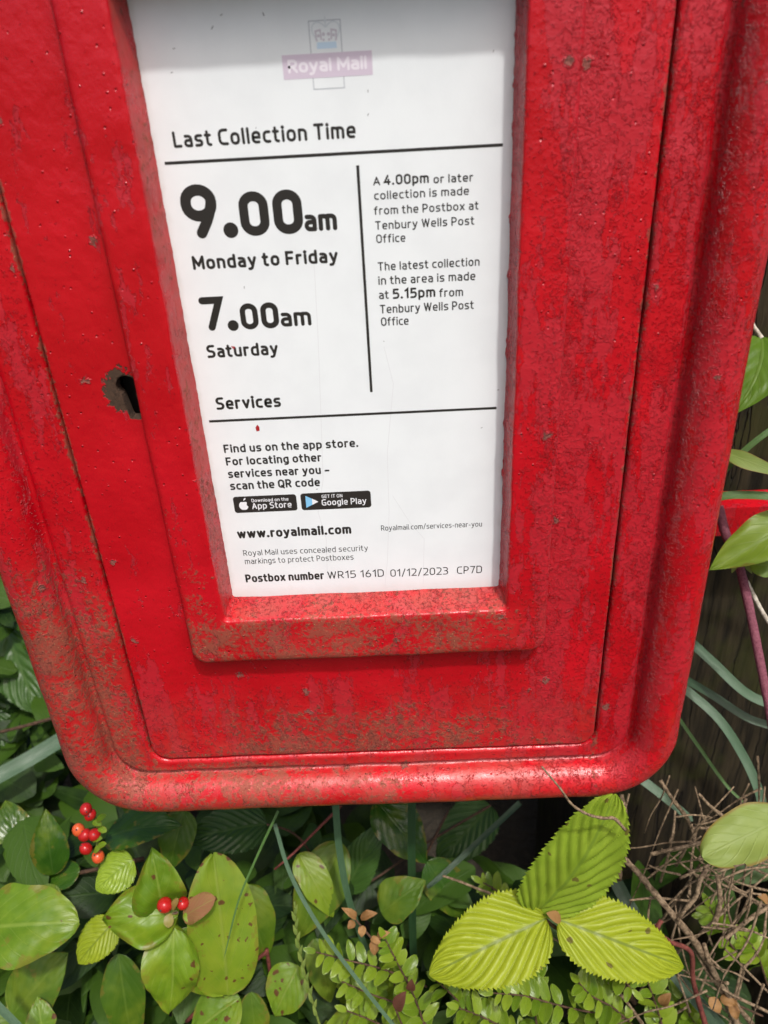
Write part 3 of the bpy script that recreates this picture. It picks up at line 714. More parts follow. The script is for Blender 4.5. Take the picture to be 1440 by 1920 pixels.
# ================================================================== FOLIAGE
def leaf_mat(name,  lo, hi, vein, nv=9, slope=0.22, gloss=0.35, trans=0.30, spots=0.0, veinw=0.10, edge=None, spotcol=(0.09, 0.012, 0.012), tcol=None, vamt=0.7):
    t = NT(name)
    uv = t.new('ShaderNodeUVMap').outputs[0]
    s = t.new('ShaderNodeSeparateXYZ'); t.l.new(uv, s.inputs[0])
    u_, v_ = s.outputs[0], t.math('ABSOLUTE', t.math('SUBTRACT', t.math('MULTIPLY', s.outputs[1], 2.0), 1.0))
    ph = t.math('MULTIPLY', t.math('SUBTRACT', u_, t.math('MULTIPLY', v_, slope)), float(nv))
    fr_ = t.math('ABSOLUTE', t.math('SUBTRACT', t.math('FRACT', ph), 0.5))
    vm = t.step(fr_, 0.5 - veinw, 0.5)
    mid = t.step(v_, 0.07, 0.015)
    vm = t.math('MAXIMUM', t.math('MULTIPLY', vm, 0.7), mid)
    P = t.obj()
    rnd = t.new('ShaderNodeObjectInfo').outputs['Random']
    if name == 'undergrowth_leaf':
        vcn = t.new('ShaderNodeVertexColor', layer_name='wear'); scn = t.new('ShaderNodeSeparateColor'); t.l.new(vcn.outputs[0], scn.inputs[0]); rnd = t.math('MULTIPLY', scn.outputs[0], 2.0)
    nz = t.noise(P, 90.0, 4.0, 0.6)
    f_ = t.math('ADD', t.math('MULTIPLY', nz, 0.7), t.math('MULTIPLY', rnd, 0.4), clamp=True)
    c = t.mix(t.step(f_, 0.2, 0.85), lo, hi)
    c = t.mix(t.math('MULTIPLY', vm, vamt), c, vein)
    if name.startswith('shrub') or name == 'vine_mid':
        bl = t.step(t.math('ADD', t.noise(P, 130.0, 5.0, .65), t.math('MULTIPLY', t.step(v_, 0.55, 1.0), 0.16)), 0.64, 0.70)
        c = t.mix(t.math('MULTIPLY', bl, 0.55), c, (0.16, 0.115, 0.018))
        pal = t.step(t.noise(P, 45.0, 3.0), 0.45, 0.72); c = t.mix(t.math('MULTIPLY', pal, 0.35), c, (0.22, 0.26, 0.022))
    if edge: c = t.mix(t.math('MULTIPLY', t.step(v_, 0.86, 0.98), 0.8), c, edge)
    if spots:
        sp = t.noise(P, 240.0, 3.0, 0.6); vo = t.voro(t.warp(P, 200., .006), 230.0)
        vc = t.new('ShaderNodeSeparateColor'); t.l.new(t.voro(t.warp(P, 200., .006), 230.0, out='Color'), vc.inputs[0])
        m_ = t.math('MULTIPLY', t.math('LESS_THAN', vo, t.math('MULTIPLY', vc.outputs[0], 0.42)), t.math('LESS_THAN', vc.outputs[1], spots))
        c = t.mix(t.math('MULTIPLY', m_, 0.85), c, spotcol)
    t.set(Base_Color=c, Roughness=gloss, Specular_IOR_Level=0.30)
    fine = t.noise(P, 700.0, 3.0)
    t.bump(t.math('ADD', t.math('MULTIPLY', fine, 0.12), t.math('MULTIPLY', vm, -0.8)), 0.35, 0.0006)
    tr = t.new('ShaderNodeBsdfTranslucent')
    t.l.new(t.mix(0.5, c, tcol if tcol else hi), tr.inputs['Color'])
    mx = t.new('ShaderNodeMixShader'); mx.inputs[0].default_value = trans
    t.l.new(t.p.outputs[0], mx.inputs[1]); t.l.new(tr.outputs[0], mx.inputs[2]); t.l.new(mx.outputs[0], t.out.inputs['Surface'])
    return t.mat
M_HB = leaf_mat('hornbeam_bright', (0.17, 0.235, 0.008), (0.28, 0.335, 0.016), (0.12, 0.165, 0.012), 8, .44, 0.42, 0.26, veinw=.05, vamt=.85, spots=.07, spotcol=(.10, .07, .02))
M_HG = leaf_mat('hornbeam_green', (0.165, 0.265, 0.016), (0.27, 0.37, 0.035), (0.14, 0.22, 0.025), 8, .44, 0.32, 0.22, veinw=.05, vamt=.7, spots=.07, spotcol=(.10, .07, .02))
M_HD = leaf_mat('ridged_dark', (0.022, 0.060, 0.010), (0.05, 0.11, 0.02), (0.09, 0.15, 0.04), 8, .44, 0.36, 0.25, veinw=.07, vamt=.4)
M_TG = leaf_mat('shrub_bright', (0.080, 0.160, 0.007), (0.165, 0.260, 0.013), (0.22, 0.30, 0.05), 6, .5, 0.38, 0.25, veinw=.05, vamt=.45, spots=0.14)
M_TS = leaf_mat('shrub_spotted', (0.09, 0.17, 0.009), (0.17, 0.25, 0.014), (0.21, 0.26, 0.05), 6, .5, 0.42, 0.24, veinw=.05, vamt=.4, spots=0.55)
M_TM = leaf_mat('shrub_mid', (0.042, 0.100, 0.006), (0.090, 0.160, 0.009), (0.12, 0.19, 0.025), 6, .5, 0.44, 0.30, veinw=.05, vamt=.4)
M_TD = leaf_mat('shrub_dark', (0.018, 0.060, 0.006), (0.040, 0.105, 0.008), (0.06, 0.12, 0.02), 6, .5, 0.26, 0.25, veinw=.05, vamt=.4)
M_PK = leaf_mat('shrub_pink', (0.20, 0.19, 0.035), (0.31, 0.13, 0.07), (0.28, 0.24, 0.07), 6, .5, 0.4, 0.3)
M_HS = leaf_mat('vine_leaf', (0.045, 0.12, 0.010), (0.10, 0.19, 0.015), (0.14, 0.22, 0.04), 6, .45, 0.38, 0.35, veinw=.05, vamt=.5)
M_HV = leaf_mat('vine_mid', (0.085, 0.165, 0.014), (0.155, 0.235, 0.022), (0.17, 0.25, 0.06), 6, .45, 0.42, 0.35, veinw=.05, vamt=.5)
M_HP = leaf_mat('vine_pale', (0.16, 0.24, 0.045), (0.24, 0.31, 0.07), (0.26, 0.33, 0.10), 6, .45, 0.5, 0.35, edge=(0.22, 0.13, 0.03), vamt=.4)
M_SM = leaf_mat('tiny_leaf', (0.075, 0.150, 0.007), (0.20, 0.28, 0.02), (0.17, 0.24, 0.04), 5, .4, 0.24, 0.28, edge=(0.24, 0.30, 0.05), vamt=.4)
M_DRY = leaf_mat('dry_leaf', (0.20, 0.095, 0.028), (0.36, 0.20, 0.075), (0.28, 0.15, 0.06), 6, .4, 0.6, 0.3)
M_RD = leaf_mat('dark_red_leaf', (0.06, 0.02, 0.012), (0.13, 0.05, 0.03), (0.12, 0.06, 0.04), 6, .4, 0.4, 0.3)
M_UG = leaf_mat('undergrowth_leaf', (0.006, 0.022, 0.002), (0.040, 0.090, 0.006), (0.045, 0.09, 0.015), 8, .4, 0.55, 0.25, vamt=.4)  # shade under the dense leaves is put into this dark leaf colour

def grass_mat(name, lo, hi, gl=0.4):
    t = NT(name); P = t.obj()
    uv = t.new('ShaderNodeUVMap').outputs[0]
    s = t.new('ShaderNodeSeparateXYZ'); t.l.new(uv, s.inputs[0])
    st = t.noise(t.vscale(uv, (2.0, 30.0, 1.0)), 1.0, 3.0)
    c = t.mix(t.step(st, 0.3, 0.7), lo, hi)
    t.set(Base_Color=c, Roughness=gl); t.bump(st, 0.4, 0.0005)
    tr = t.new('ShaderNodeBsdfTranslucent'); t.l.new(c, tr.inputs['Color'])
    mx = t.new('ShaderNodeMixShader'); mx.inputs[0].default_value = 0.2
    t.l.new(t.p.outputs[0], mx.inputs[1]); t.l.new(tr.outputs[0], mx.inputs[2]); t.l.new(mx.outputs[0], t.out.inputs['Surface'])
    return t.mat
M_GB = grass_mat('blue_green_blade', (0.040, 0.090, 0.042), (0.075, 0.140, 0.072))
M_GG = grass_mat('green_blade', (0.035, 0.095, 0.012), (0.07, 0.15, 0.025))
M_GD = grass_mat('dark_blade', (0.012, 0.040, 0.014), (0.028, 0.065, 0.022))
M_GS = grass_mat('straw_blade', (0.20, 0.20, 0.06), (0.32, 0.30, 0.12))
def bark_mat(name, lo, hi, sc=500.0):
    t = NT(name); P = t.obj(); n = t.noise(P, sc, 5.0, 0.65)
    t.set(Base_Color=t.mix(t.step(n, 0.3, 0.7), lo, hi), Roughness=0.75, Specular_IOR_Level=0.25); t.bump(t.noise(P, sc * 2.2, 4.0), 0.7, 0.0006); return t.mat
M_TW = bark_mat('dead_twig', (0.060, 0.038, 0.020), (0.27, 0.195, 0.12))
M_TWD = bark_mat('brown_stem', (0.035, 0.020, 0.012), (0.10, 0.055, 0.032))
M_TWR = bark_mat('red_stem', (0.07, 0.015, 0.012), (0.16, 0.045, 0.032))
M_TWP = bark_mat('purple_stem', (0.115, 0.028, 0.045), (0.22, 0.075, 0.10), 900)
M_TWW = bark_mat('pale_stem', (0.22, 0.19, 0.14), (0.55, 0.50, 0.42), 350)
M_GST = bark_mat('green_stem', (0.08, 0.13, 0.02), (0.16, 0.20, 0.04))
def berry_mat(name, a, b):
    t = NT(name); t.set(Base_Color=t.mix(t.noise(t.obj(), 160.0, 2.0), a, b), Roughness=0.27, Specular_IOR_Level=0.4, Subsurface_Weight=0.15, Subsurface_Scale=0.002); return t.mat
M_BR = berry_mat('red_berry', (0.26, 0.004, 0.006), (0.42, 0.014, 0.012)); M_BO = berry_mat('orange_berry', (0.50, 0.035, 0.015), (0.55, 0.12, 0.03))

UPV = np.array([0, 0, 1.0])
def unit(v): return v / (np.linalg.norm(v) + 1e-12)
SHAPES = {'hornbeam': (0.38, 0.74), 'blunt': (0.42, 0.56), 'ovate': (0.52, 0.92), 'oval': (0.55, 0.55), 'tiny': (0.5, 0.62), 'acute': (0.55, 0.95)}
def hw(u, s):
    a, b = SHAPES[s]; m_ = a / (a + b); k_ = (m_ ** a) * ((1 - m_) ** b)
    return (u ** a) * ((1 - u) ** b) / k_
def leaf_geo(b, t, w, shape='ovate', roll=0.0, curl=0.08, fold=0.15, wave=0.05, corr=0.0, nv=12, slope=.30, teeth=0.0, nu=26, nw=9, lift=0.5, side_bend=0.0, seed=0.0, holes=None, normal=None):
    """grid leaf from base b to tip t (metres), full width w"""
    b = np.asarray(b, float); t = np.asarray(t, float); ax = t - b; Ln = np.linalg.norm(ax); ax = ax / Ln
    toc = unit(CAM - (b + t) / 2)
    n0 = unit(toc * (1 - lift) + UPV * lift) if normal is None else unit(np.asarray(normal, float))
    sd_ = unit(np.cross(n0, ax)); n_ = unit(np.cross(ax, sd_))
    cr, sr = math.cos(math.radians(roll)), math.sin(math.radians(roll))
    sd_, n_ = sd_ * cr + n_ * sr, n_ * cr - sd_ * sr
    us = (np.linspace(0, 1, nu) * 0.996 + 0.002); vs = np.linspace(-1, 1, nw)
    V = []; UV = []
    for u in us:
        h = float(hw(u, shape)) * w / 2
        wob = 1 + 0.16 * noise.noise(Vector((u * 3.5, seed * 3.1, 0.7)))
        wob2 = 1 + 0.16 * noise.noise(Vector((u * 3.5, seed * 2.3, 9.7)))
        for v in vs:
            hh = h * (1 if teeth else (wob if v > 0 else wob2))
            if teeth:
                ph = u - slope * 0.75 * 0
                saw = 1 - ((u * nv * 4.0) % 1.0); big = 1 - ((u * nv) % 1.0)
                hh = hh * (1 + (abs(v) ** 22) * teeth * ((saw - .5) * 1.0 + (big - .5) * 0.5))
            uu = u + slope * 0.0
            y = v * hh
            z = fold * abs(y) * (1 - 0.4 * abs(v)) - curl * Ln * (2 * u - 1) ** 2 + curl * Ln
            if corr: z += corr * w * (0.5 - abs(math.sin(math.pi * nv * (u - slope * abs(v)))) ** 0.75) * (-1) * min(1, abs(v) * 5) * (1 - 0.3 * abs(v)) * min(1, h / (w * .2))
            z += wave * w * noise.noise(Vector((u * 3.2 + seed, v * 1.4 + seed * 1.7, seed))) * (0.3 + abs(v))
            z += 0.012 * w * noise.noise(Vector((u * 9 + seed, v * 4, seed * 2)))
            lat = y + side_bend * Ln * (4 * u * (1 - u))
            V.append(b + ax * Ln * u + sd_ * lat + n_ * z); UV.append((u, (v + 1) / 2))
    F = [(i * nw + j, i * nw + j + 1, (i + 1) * nw + j + 1, (i + 1) * nw + j) for i in range(nu - 1) for j in range(nw - 1)]
    if holes:
        def bad(f):
            c = np.mean([UV[q] for q in f], axis=0)
            return any(((c[0] - hx) / hr) ** 2 + ((c[1] - hy) / (hr * .8)) ** 2 < 1 for hx, hy, hr in holes)
        F = [f for f in F if not bad(f)]
    return V, F, UV
def leaf(parent, mat, b, t, wpx, name='leaf', label=None, **k):
    """b, t: (px, py, depth) measured in the photograph"""
    B_, T_ = Q(*b), Q(*t); w = wpx / 1440 * (b[2] + t[2]) / 2
    if 'seed' not in k: k['seed'] = random.uniform(0, 50)
    V, F, UV = leaf_geo(B_, T_, w, **k)
    o = mesh_obj(name, V, F, mat, parent, uv=UV)
    if label: o['label'] = label
    return o
def crom(P, n):
    P = [np.asarray(p, float) for p in P]; P = [2 * P[0] - P[1]] + P + [2 * P[-1] - P[-2]]; out = []
    for i in range(1, len(P) - 2):
        for t in np.linspace(0, 1, n, endpoint=False):
            a, b, c, d = P[i - 1:i + 3]
            out.append(0.5 * (2 * b + (c - a) * t + (2 * a - 5 * b + 4 * c - d) * t * t + (3 * b - a - 3 * c + d) * t ** 3))
    out.append(P[-2]); return np.array(out)
def tube_geo(P, r0, r1, nseg=8, rough=0.15, n=8, seed=0.0):
    C_ = crom(P, n); m_ = len(C_); V = []
    ref = np.array([0.31, 0.2, 0.93])
    for i, c in enumerate(C_):
        d = unit(C_[min(i + 1, m_ - 1)] - C_[max(i - 1, 0)]); s_ = unit(np.cross(d, ref)); q = np.cross(d, s_)
        r = r0 + (r1 - r0) * i / (m_ - 1)
        r *= 1 + rough * noise.noise(Vector((i * 0.9 + seed, seed, 0)))
        for k_ in range(nseg):
            a = 2 * math.pi * k_ / nseg; V.append(c + r * (math.cos(a) * s_ + math.sin(a) * q))
    F = [(i * nseg + k_, i * nseg + (k_ + 1) % nseg, (i + 1) * nseg + (k_ + 1) % nseg, (i + 1) * nseg + k_) for i in range(m_ - 1) for k_ in range(nseg)]
    F += [tuple(range(nseg - 1, -1, -1)), tuple(range((m_ - 1) * nseg, m_ * nseg))]
    return V, F
def stem(parent, mat, pts, rpx0, rpx1, name='stem', rough=0.15, origin=None, **k):
    W_ = [Q(*p) for p in pts]; d = sum(p[2] for p in pts) / len(pts)
    V, F = tube_geo(W_, rpx0 / 1440 * d, rpx1 / 1440 * d, rough=rough, seed=random.uniform(0, 99), **k)
    return mesh_obj(name, V, F, mat, parent, origin=W_[0] if parent is None else None)
def sphere_geo(c, r, n=14, m_=10):
    V = [(c[0], c[1], c[2] + r)]
    for j in range(1, m_):
        a = math.pi * j / m_
        for i in range(n): V.append((c[0] + r * math.sin(a) * math.cos(2 * math.pi * i / n), c[1] + r * math.sin(a) * math.sin(2 * math.pi * i / n), c[2] + r * math.cos(a)))
    V.append((c[0], c[1], c[2] - r)); F = []
    for i in range(n): F.append((0, 1 + i, 1 + (i + 1) % n))
    for j in range(m_ - 2):
        for i in range(n): a = 1 + j * n; F.append((a + i, a + n + i, a + n + (i + 1) % n, a + (i + 1) % n))
    a = 1 + (m_ - 2) * n
    for i in range(n): F.append((a + i, len(V) - 1, a + (i + 1) % n))
    return V, F
def berry(parent, mat, p, rpx):
    r = rpx / 1440 * p[2]; V, F = sphere_geo(Q(*p), r)
    c_ = Q(*p); ax_ = unit(rng.normal(size=3)); V = [np.array(v) for v in V]
    V = [v + ax_ * ((v - c_) @ ax_) * 0.12 + (v - c_) * 0.05 * noise.noise(Vector((v - c_) / r * 1.3 + c_ * 300)) for v in V]
    o = mesh_obj('berry', V, F, mat, parent)
    dn = unit(unit(CAM - c_) + rng.normal(size=3) * .55); V2, F2 = sphere_geo(c_ + dn * r * 0.97, r * 0.17, 8, 6); mesh_obj('berry_tip', V2, F2, SPECK, o)
    return o
def blade(tuft, label, mat, pts, wpx, taper=0.15, vfold=0.25, roll=0.0):
    W_ = crom([Q(*p) for p in pts], 10); n = len(W_); d = sum(p[2] for p in pts) / len(pts); w = wpx * 0.85 / 1440 * d
    V = []; UV = []
    for i, c in enumerate(W_):
        t_ = unit(W_[min(i + 1, n - 1)] - W_[max(i - 1, 0)]); toc = unit(CAM - c); toc = unit(toc + 0.35 * UPV)
        s_ = unit(np.cross(t_, toc)); q = np.cross(s_, t_); u = i / (n - 1)
        cr, sr = math.cos(roll), math.sin(roll); s_, q = s_ * cr + q * sr, q * cr - s_ * sr
        h = w / 2 * (1 - u) ** taper if u > .5 else w / 2 * (1 - .5 * 0) * (1 - u) ** taper
        for v in (-1, -.5, 0, .5, 1): V.append(c + s_ * h * v + q * vfold * h * (abs(v) - .5)); UV.append((u * 10, (v + 1) / 2))
    F = [(i * 5 + j, i * 5 + j + 1, (i + 1) * 5 + j + 1, (i + 1) * 5 + j) for i in range(n - 1) for j in range(4)]
    o = mesh_obj('blade', V, F, mat, tuft, uv=UV); o['label'] = label; return o
HBK = dict(corr=0.052, teeth=0.085, nu=260, nw=57, nv=8, slope=.44, wave=0.04, curl=0.05)
RDG = dict(shape='hornbeam', corr=0.045, teeth=0.08, nu=140, nw=37, nv=8, slope=.44, wave=0.05, curl=0.06)

# --- hornbeam sprig, bright, front right
hb = thing('hornbeam_sprig', 'three big saw-edged bright green leaves just under the post box corner', 'leaf sprig', Q(1030, 1728, .375))
leaf(hb, M_HB, (1024, 1722, .372), (804, 1828, .365), 150, roll=-8, fold=.22, lift=.35, shape='hornbeam', label='yellow green leaf pointing left', **HBK)
leaf(hb, M_HB, (1046, 1724, .372), (1282, 1813, .372), 132, roll=10, fold=.24, lift=.35, shape='hornbeam', label='yellow green leaf pointing right', **HBK)
leaf(hb, M_HG, (1000, 1712, .376), (1152, 1488, .334), 150, roll=4, fold=.05, normal=(.22, -.95, 1.25), side_bend=-.03, shape='blunt', label='darker green leaf pointing up at the box', **HBK)
leaf(hb, M_DRY, (1052, 1725, .369), (1024, 1712, .366), 22, name='bud_scale', nu=10, nw=5)
stem(hb, M_TWD, [(1020, 1722, .374), (1040, 1738, .378), (1100, 1775, .39), (1150, 1820, .40), (1190, 1880, .41)], 3.2, 5)

# --- berry shrub, centre left
b1 = thing('berry_shrub', 'bright green shrub tip with blotched leaves and two red berries', 'shrub', Q(320, 1760, .43), 'berry shrubs under the box')
OV = dict(shape='ovate', nu=44, nw=21, corr=.022, nv=6, slope=.5)
leaf(b1, M_TG, (308, 1712, .395), (284, 1592, .385), 98, fold=.28, curl=.12, wave=.15, lift=.4, **OV)
leaf(b1, M_TS, (428, 1868, .400), (400, 1598, .396), 138, fold=.10, curl=.05, wave=.08, lift=.4, roll=10, label='large leaf peppered with dark red blotches', shape='blunt', nu=40, nw=17)
leaf(b1, M_TG, (335, 1712, .392), (192, 1722, .388), 112, fold=.22, curl=.10, wave=.20, roll=-8, lift=.4, holes=[(.42, .30, .035), (.55, .36, .03), (.36, .62, .02)], shape='ovate', nu=60, nw=25)
leaf(b1, M_TG, (325, 1735, .388), (318, 1898, .392), 104, fold=.28, curl=.12, wave=.18, lift=.4, side_bend=.03, **OV)
leaf(b1, M_TG, (332, 1745, .394), (408, 1872, .402), 78, fold=.15, curl=.05, wave=.08, lift=.4, **OV)
leaf(b1, M_PK, (343, 1722, .386), (404, 1684, .380), 46, fold=.2, curl=.06, name='sepal', shape='oval', nu=16, nw=7)
leaf(b1, M_PK, (318, 1712, .385), (316, 1740, .382), 18, name='sepal', shape='oval', nu=10, nw=5)
leaf(b1, M_TG, (346, 1712, .385), (356, 1728, .383), 14, name='sepal', shape='oval', nu=10, nw=5)
leaf(b1, M_PK, (322, 1706, .384), (334, 1684, .382), 14, name='sepal', shape='oval', nu=10, nw=5)
berry(b1, M_BR, (309, 1697, .384), 14.5); berry(b1, M_BR, (343, 1694, .386), 11.5)
stem(b1, M_GST, [(330, 1715, .392), (332, 1760, .41), (330, 1850, .46), (320, 1960, .52)], 3, 4)
leaf(b1, M_TM, (222, 1788, .42), (250, 1960, .43), 78, lift=.5, label='darker lower leaf', **OV)
leaf(b1, M_TM, (455, 1660, .425), (500, 1800, .43), 82, lift=.5, **OV)
leaf(b1, M_TS, (450, 1870, .415), (355, 1945, .41), 90, lift=.5, **OV)
leaf(b1, M_TM, (470, 1860, .425), (482, 1965, .43), 56, lift=.5, **OV)
# --- berry shrub, far left
b2 = thing('berry_shrub', 'plain green shrub at left edge with one large rounded leaf over smaller ones', 'shrub', Q(20, 1800, .45), 'berry shrubs under the box')
leaf(b2, M_TG, (-40, 1742, .395), (149, 1728, .392), 142, fold=.14, curl=.10, wave=.08, roll=6, lift=.35, shape='blunt', nu=44, nw=21, corr=.02, nv=6, slope=.5)
leaf(b2, M_TM, (22, 1905, .42), (128, 1785, .425), 108, fold=.12, curl=.06, lift=.4, **OV)
leaf(b2, M_TG, (82, 1945, .405), (70, 1868, .41), 52, fold=.2, lift=.4, **OV)
leaf(b2, M_TM, (105, 1660, .43), (70, 1740, .43), 60, lift=.5, **OV)
leaf(b2, M_TM, (-20, 1900, .43), (30, 1960, .43), 60, lift=.5, **OV)
stem(b2, M_GST, [(-40, 1742, .40), (-50, 1820, .44), (-40, 1960, .5)], 3, 4)
# --- berry shrub, under the left corner of the box
b3 = thing('berry_shrub', 'dark glossy shrub with an orange berry cluster below the left box corner', 'shrub', Q(170, 1620, .47), 'berry shrubs under the box')
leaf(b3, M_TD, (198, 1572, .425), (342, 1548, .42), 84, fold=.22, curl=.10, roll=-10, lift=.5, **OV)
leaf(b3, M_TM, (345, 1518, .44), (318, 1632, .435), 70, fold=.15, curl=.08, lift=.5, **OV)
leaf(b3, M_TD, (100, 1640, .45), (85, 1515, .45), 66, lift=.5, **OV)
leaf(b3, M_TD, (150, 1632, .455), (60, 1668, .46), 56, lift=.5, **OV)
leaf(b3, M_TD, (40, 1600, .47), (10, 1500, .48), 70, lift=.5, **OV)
for (x, y, r, mt) in ((161, 1517, 11, M_BR), (169, 1528, 10.5, M_BR), (147, 1556, 11.5, M_BO), (159, 1566, 11.5, M_BR), (177, 1565, 11.5, M_BR), (161, 1591, 11, M_BR), (184, 1606, 11.5, M_BO)):
    berry(b3, mt, (x, y, .405 + random.uniform(0, .006)), r)
for (x, y, x2, y2) in ((180, 1540, 200, 1528), (184, 1552, 200, 1560), (174, 1540, 190, 1548), (182, 1588, 200, 1582), (176, 1596, 188, 1590), (172, 1575, 192, 1572)):
    leaf(b3, M_TG, (x, y, .408), (x2, y2, .406), 13, name='sepal', shape='oval', nu=8, nw=5)
stem(b3, M_GST, [(176, 1525, .412), (184, 1560, .412), (182, 1600, .414), (190, 1640, .43)], 2.5, 3)
stem(b3, M_TWD, [(20, 1668, .47), (110, 1645, .46), (190, 1628, .455), (270, 1610, .46)], 3, 4.5)
# --- berry shrub, middle back
b4 = thing('berry_shrub', 'shaded shrub with narrow browning leaves beneath the middle of the box', 'shrub', Q(590, 1700, .5), 'berry shrubs under the box')
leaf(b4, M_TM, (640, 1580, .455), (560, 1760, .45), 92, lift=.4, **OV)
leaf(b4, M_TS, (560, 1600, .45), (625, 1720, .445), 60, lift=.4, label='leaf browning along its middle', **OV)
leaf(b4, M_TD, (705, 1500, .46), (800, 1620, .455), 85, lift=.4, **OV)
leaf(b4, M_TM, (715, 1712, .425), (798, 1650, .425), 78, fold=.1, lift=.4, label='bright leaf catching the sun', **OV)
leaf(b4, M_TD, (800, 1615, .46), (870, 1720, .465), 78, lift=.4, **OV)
leaf(b4, M_TS, (560, 1810, .43), (515, 1905, .425), 84, lift=.5, **OV)
leaf(b4, M_TM, (590, 1760, .44), (620, 1880, .44), 60, lift=.5, **OV)
leaf(b4, M_TS, (690, 1905, .42), (600, 1945, .42), 60, lift=.5, **OV)
stem(b4, M_TWR, [(500, 1780, .425), (510, 1850, .44), (520, 1960, .47)], 3.5, 4)
stem(b4, M_TWR, [(500, 1785, .425), (440, 1830, .43), (350, 1915, .44)], 3.5, 4)
stem(b4, M_TWD, [(800, 1600, .46), (815, 1570, .465), (840, 1520, .48)], 2.5, 3)

# --- ridged hornbeam leaves in the shade
h2 = thing('hornbeam_sprig', 'dark ridged saw-edged leaves in the shade below the box, left of centre', 'leaf sprig', Q(420, 1580, .47))
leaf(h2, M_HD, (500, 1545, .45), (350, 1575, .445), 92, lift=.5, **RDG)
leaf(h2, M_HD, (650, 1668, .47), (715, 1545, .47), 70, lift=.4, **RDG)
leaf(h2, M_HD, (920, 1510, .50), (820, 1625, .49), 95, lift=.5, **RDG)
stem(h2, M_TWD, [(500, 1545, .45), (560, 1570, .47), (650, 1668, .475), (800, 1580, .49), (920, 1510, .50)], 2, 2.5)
h3 = thing('hornbeam_sprig', 'two small ridged leaves peeping out behind the bright berry shrub tip', 'leaf sprig', Q(220, 1690, .44))
leaf(h3, M_HG, (250, 1612, .415), (180, 1668, .412), 76, lift=.4, **RDG)
leaf(h3, M_HB, (215, 1728, .405), (146, 1806, .400), 72, lift=.4, **RDG)
stem(h3, M_TWD, [(250, 1612, .415), (262, 1660, .425), (235, 1720, .415), (215, 1728, .405)], 2, 2)
h4 = thing('hornbeam_sprig', 'striped ridged leaf out of focus at left edge beside the box', 'leaf sprig', Q(30, 1250, .62))
leaf(h4, M_HD, (5, 1150, .60), (78, 1340, .58), 125, lift=.3, roll=25, **RDG)
leaf(h4, M_HD, (-60, 1270, .62), (40, 1440, .60), 110, lift=.4, **RDG)
stem(h4, M_TWD, [(-80, 1100, .64), (5, 1150, .60), (-30, 1230, .63), (-60, 1270, .62)], 2, 2)

# --- climbing vine, right edge
vn = thing('climbing_vine', 'purple stemmed climbing vine with green leaves across the timber post', 'vine', Q(1380, 1200, .40))
stem(vn, M_TWP, [(1347, 950, .378), (1362, 1005, .380), (1385, 1058, .385), (1405, 1140, .380), (1425, 1240, .376), (1448, 1360, .372), (1470, 1480, .37)], 9, 8.5, rough=.08)
leaf(vn, M_HV, (1520, 965, .362), (1329, 1070, .366), 92, lift=.3, roll=0, fold=.22, curl=.05, wave=.12, shape='ovate', nu=40, nw=15)
leaf(vn, M_HV, (1405, 1057, .372), (1475, 1066, .368), 46, lift=.2, shape='ovate', nu=24, nw=9)
leaf(vn, M_HS, (1428, 630, .345), (1372, 778, .335), 112, lift=.15, roll=10, side_bend=.10, fold=.1, curl=.06, label='large heart shaped leaf half hidden behind the box', **OV)
stem(vn, M_TWW, [(1404, 565, .346), (1410, 605, .345), (1420, 622, .345), (1428, 634, .345)], 3.5, 4.5)
stem(vn, M_TWW, [(1400, 1090, .384), (1425, 1140, .386), (1450, 1180, .388)], 4, 4.5)
leaf(vn, M_HP, (1480, 1530, .33), (1317, 1608, .325), 100, lift=.25, fold=.12, wave=.12, curl=.05, label='pale leaf with a browned nibbled edge', shape='oval', nu=40, nw=15, holes=[(.42, 1.0, .07), (.75, 0.98, .05)])
leaf(vn, M_HP, (1350, 846, .355), (1475, 895, .345), 30, lift=.2, shape='acute', nu=30, nw=7)
for (x, y, x2, y2) in ((1380, 1056, 1372, 1075), (1396, 1056, 1410, 1076)):
    leaf(vn, M_HP, (x, y, .380), (x2, y2, .378), 10, name='stipule', shape='acute', nu=10, nw=5)

# --- grass blades
TUFT = {}
TUFT['L'] = thing('grass_tuft', 'single broad blue green grass blade crossing the leaves at the lower left', 'grass', Q(-60, 1490, .53))
TUFT['C'] = thing('grass_tuft', 'tuft of long grass blades rising under the middle of the red box', 'grass', Q(760, 1950, .42))
TUFT['P'] = thing('grass_tuft', 'tuft of pale and dark grass blades arching across the timber post', 'grass', Q(1440, 1560, .43))
TUFT['B'] = thing('grass_tuft', 'two dark green grass blades beside the red bracket', 'grass', Q(1480, 938, .355))
TUFT['R'] = thing('grass_tuft', 'broad dark grass blade beneath the dead twigs at bottom right', 'grass', Q(1380, 1960, .41))
TUFT['T'] = thing('grass_tuft', 'short blue green grass tip at the bottom left corner', 'grass', Q(70, 1960, .374))
blade(TUFT['L'], 'broad blue green grass blade lying across the bottom left, behind the box edge', M_GB, [(150, 1365, .56), (60, 1420, .55), (-60, 1490, .53), (-220, 1610, .54), (-330, 1790, .58)], 34, .05)
blade(TUFT['C'], 'upright blue green grass blade hanging below the middle of the box', M_GB, [(628, 1490, .40), (636, 1590, .41), (655, 1690, .42), (690, 1790, .44)], 15, .05)
blade(TUFT['C'], 'straight dark grass blade right of the upright blue green blade', M_GD, [(772, 1490, .42), (772, 1620, .43), (776, 1800, .45), (790, 1930, .47)], 17, .05)
blade(TUFT['C'], 'thin arching blade with a pale straw tip left of centre', M_GG, [(522, 1520, .37), (480, 1610, .368), (447, 1690, .366), (420, 1797, .364)], 6, .3)
blade(TUFT['C'], 'long narrow blue green blade sloping down to the bottom centre edge', M_GB, [(515, 1545, .38), (545, 1640, .378), (600, 1740, .376), (680, 1850, .375), (760, 1950, .375)], 9, .05)
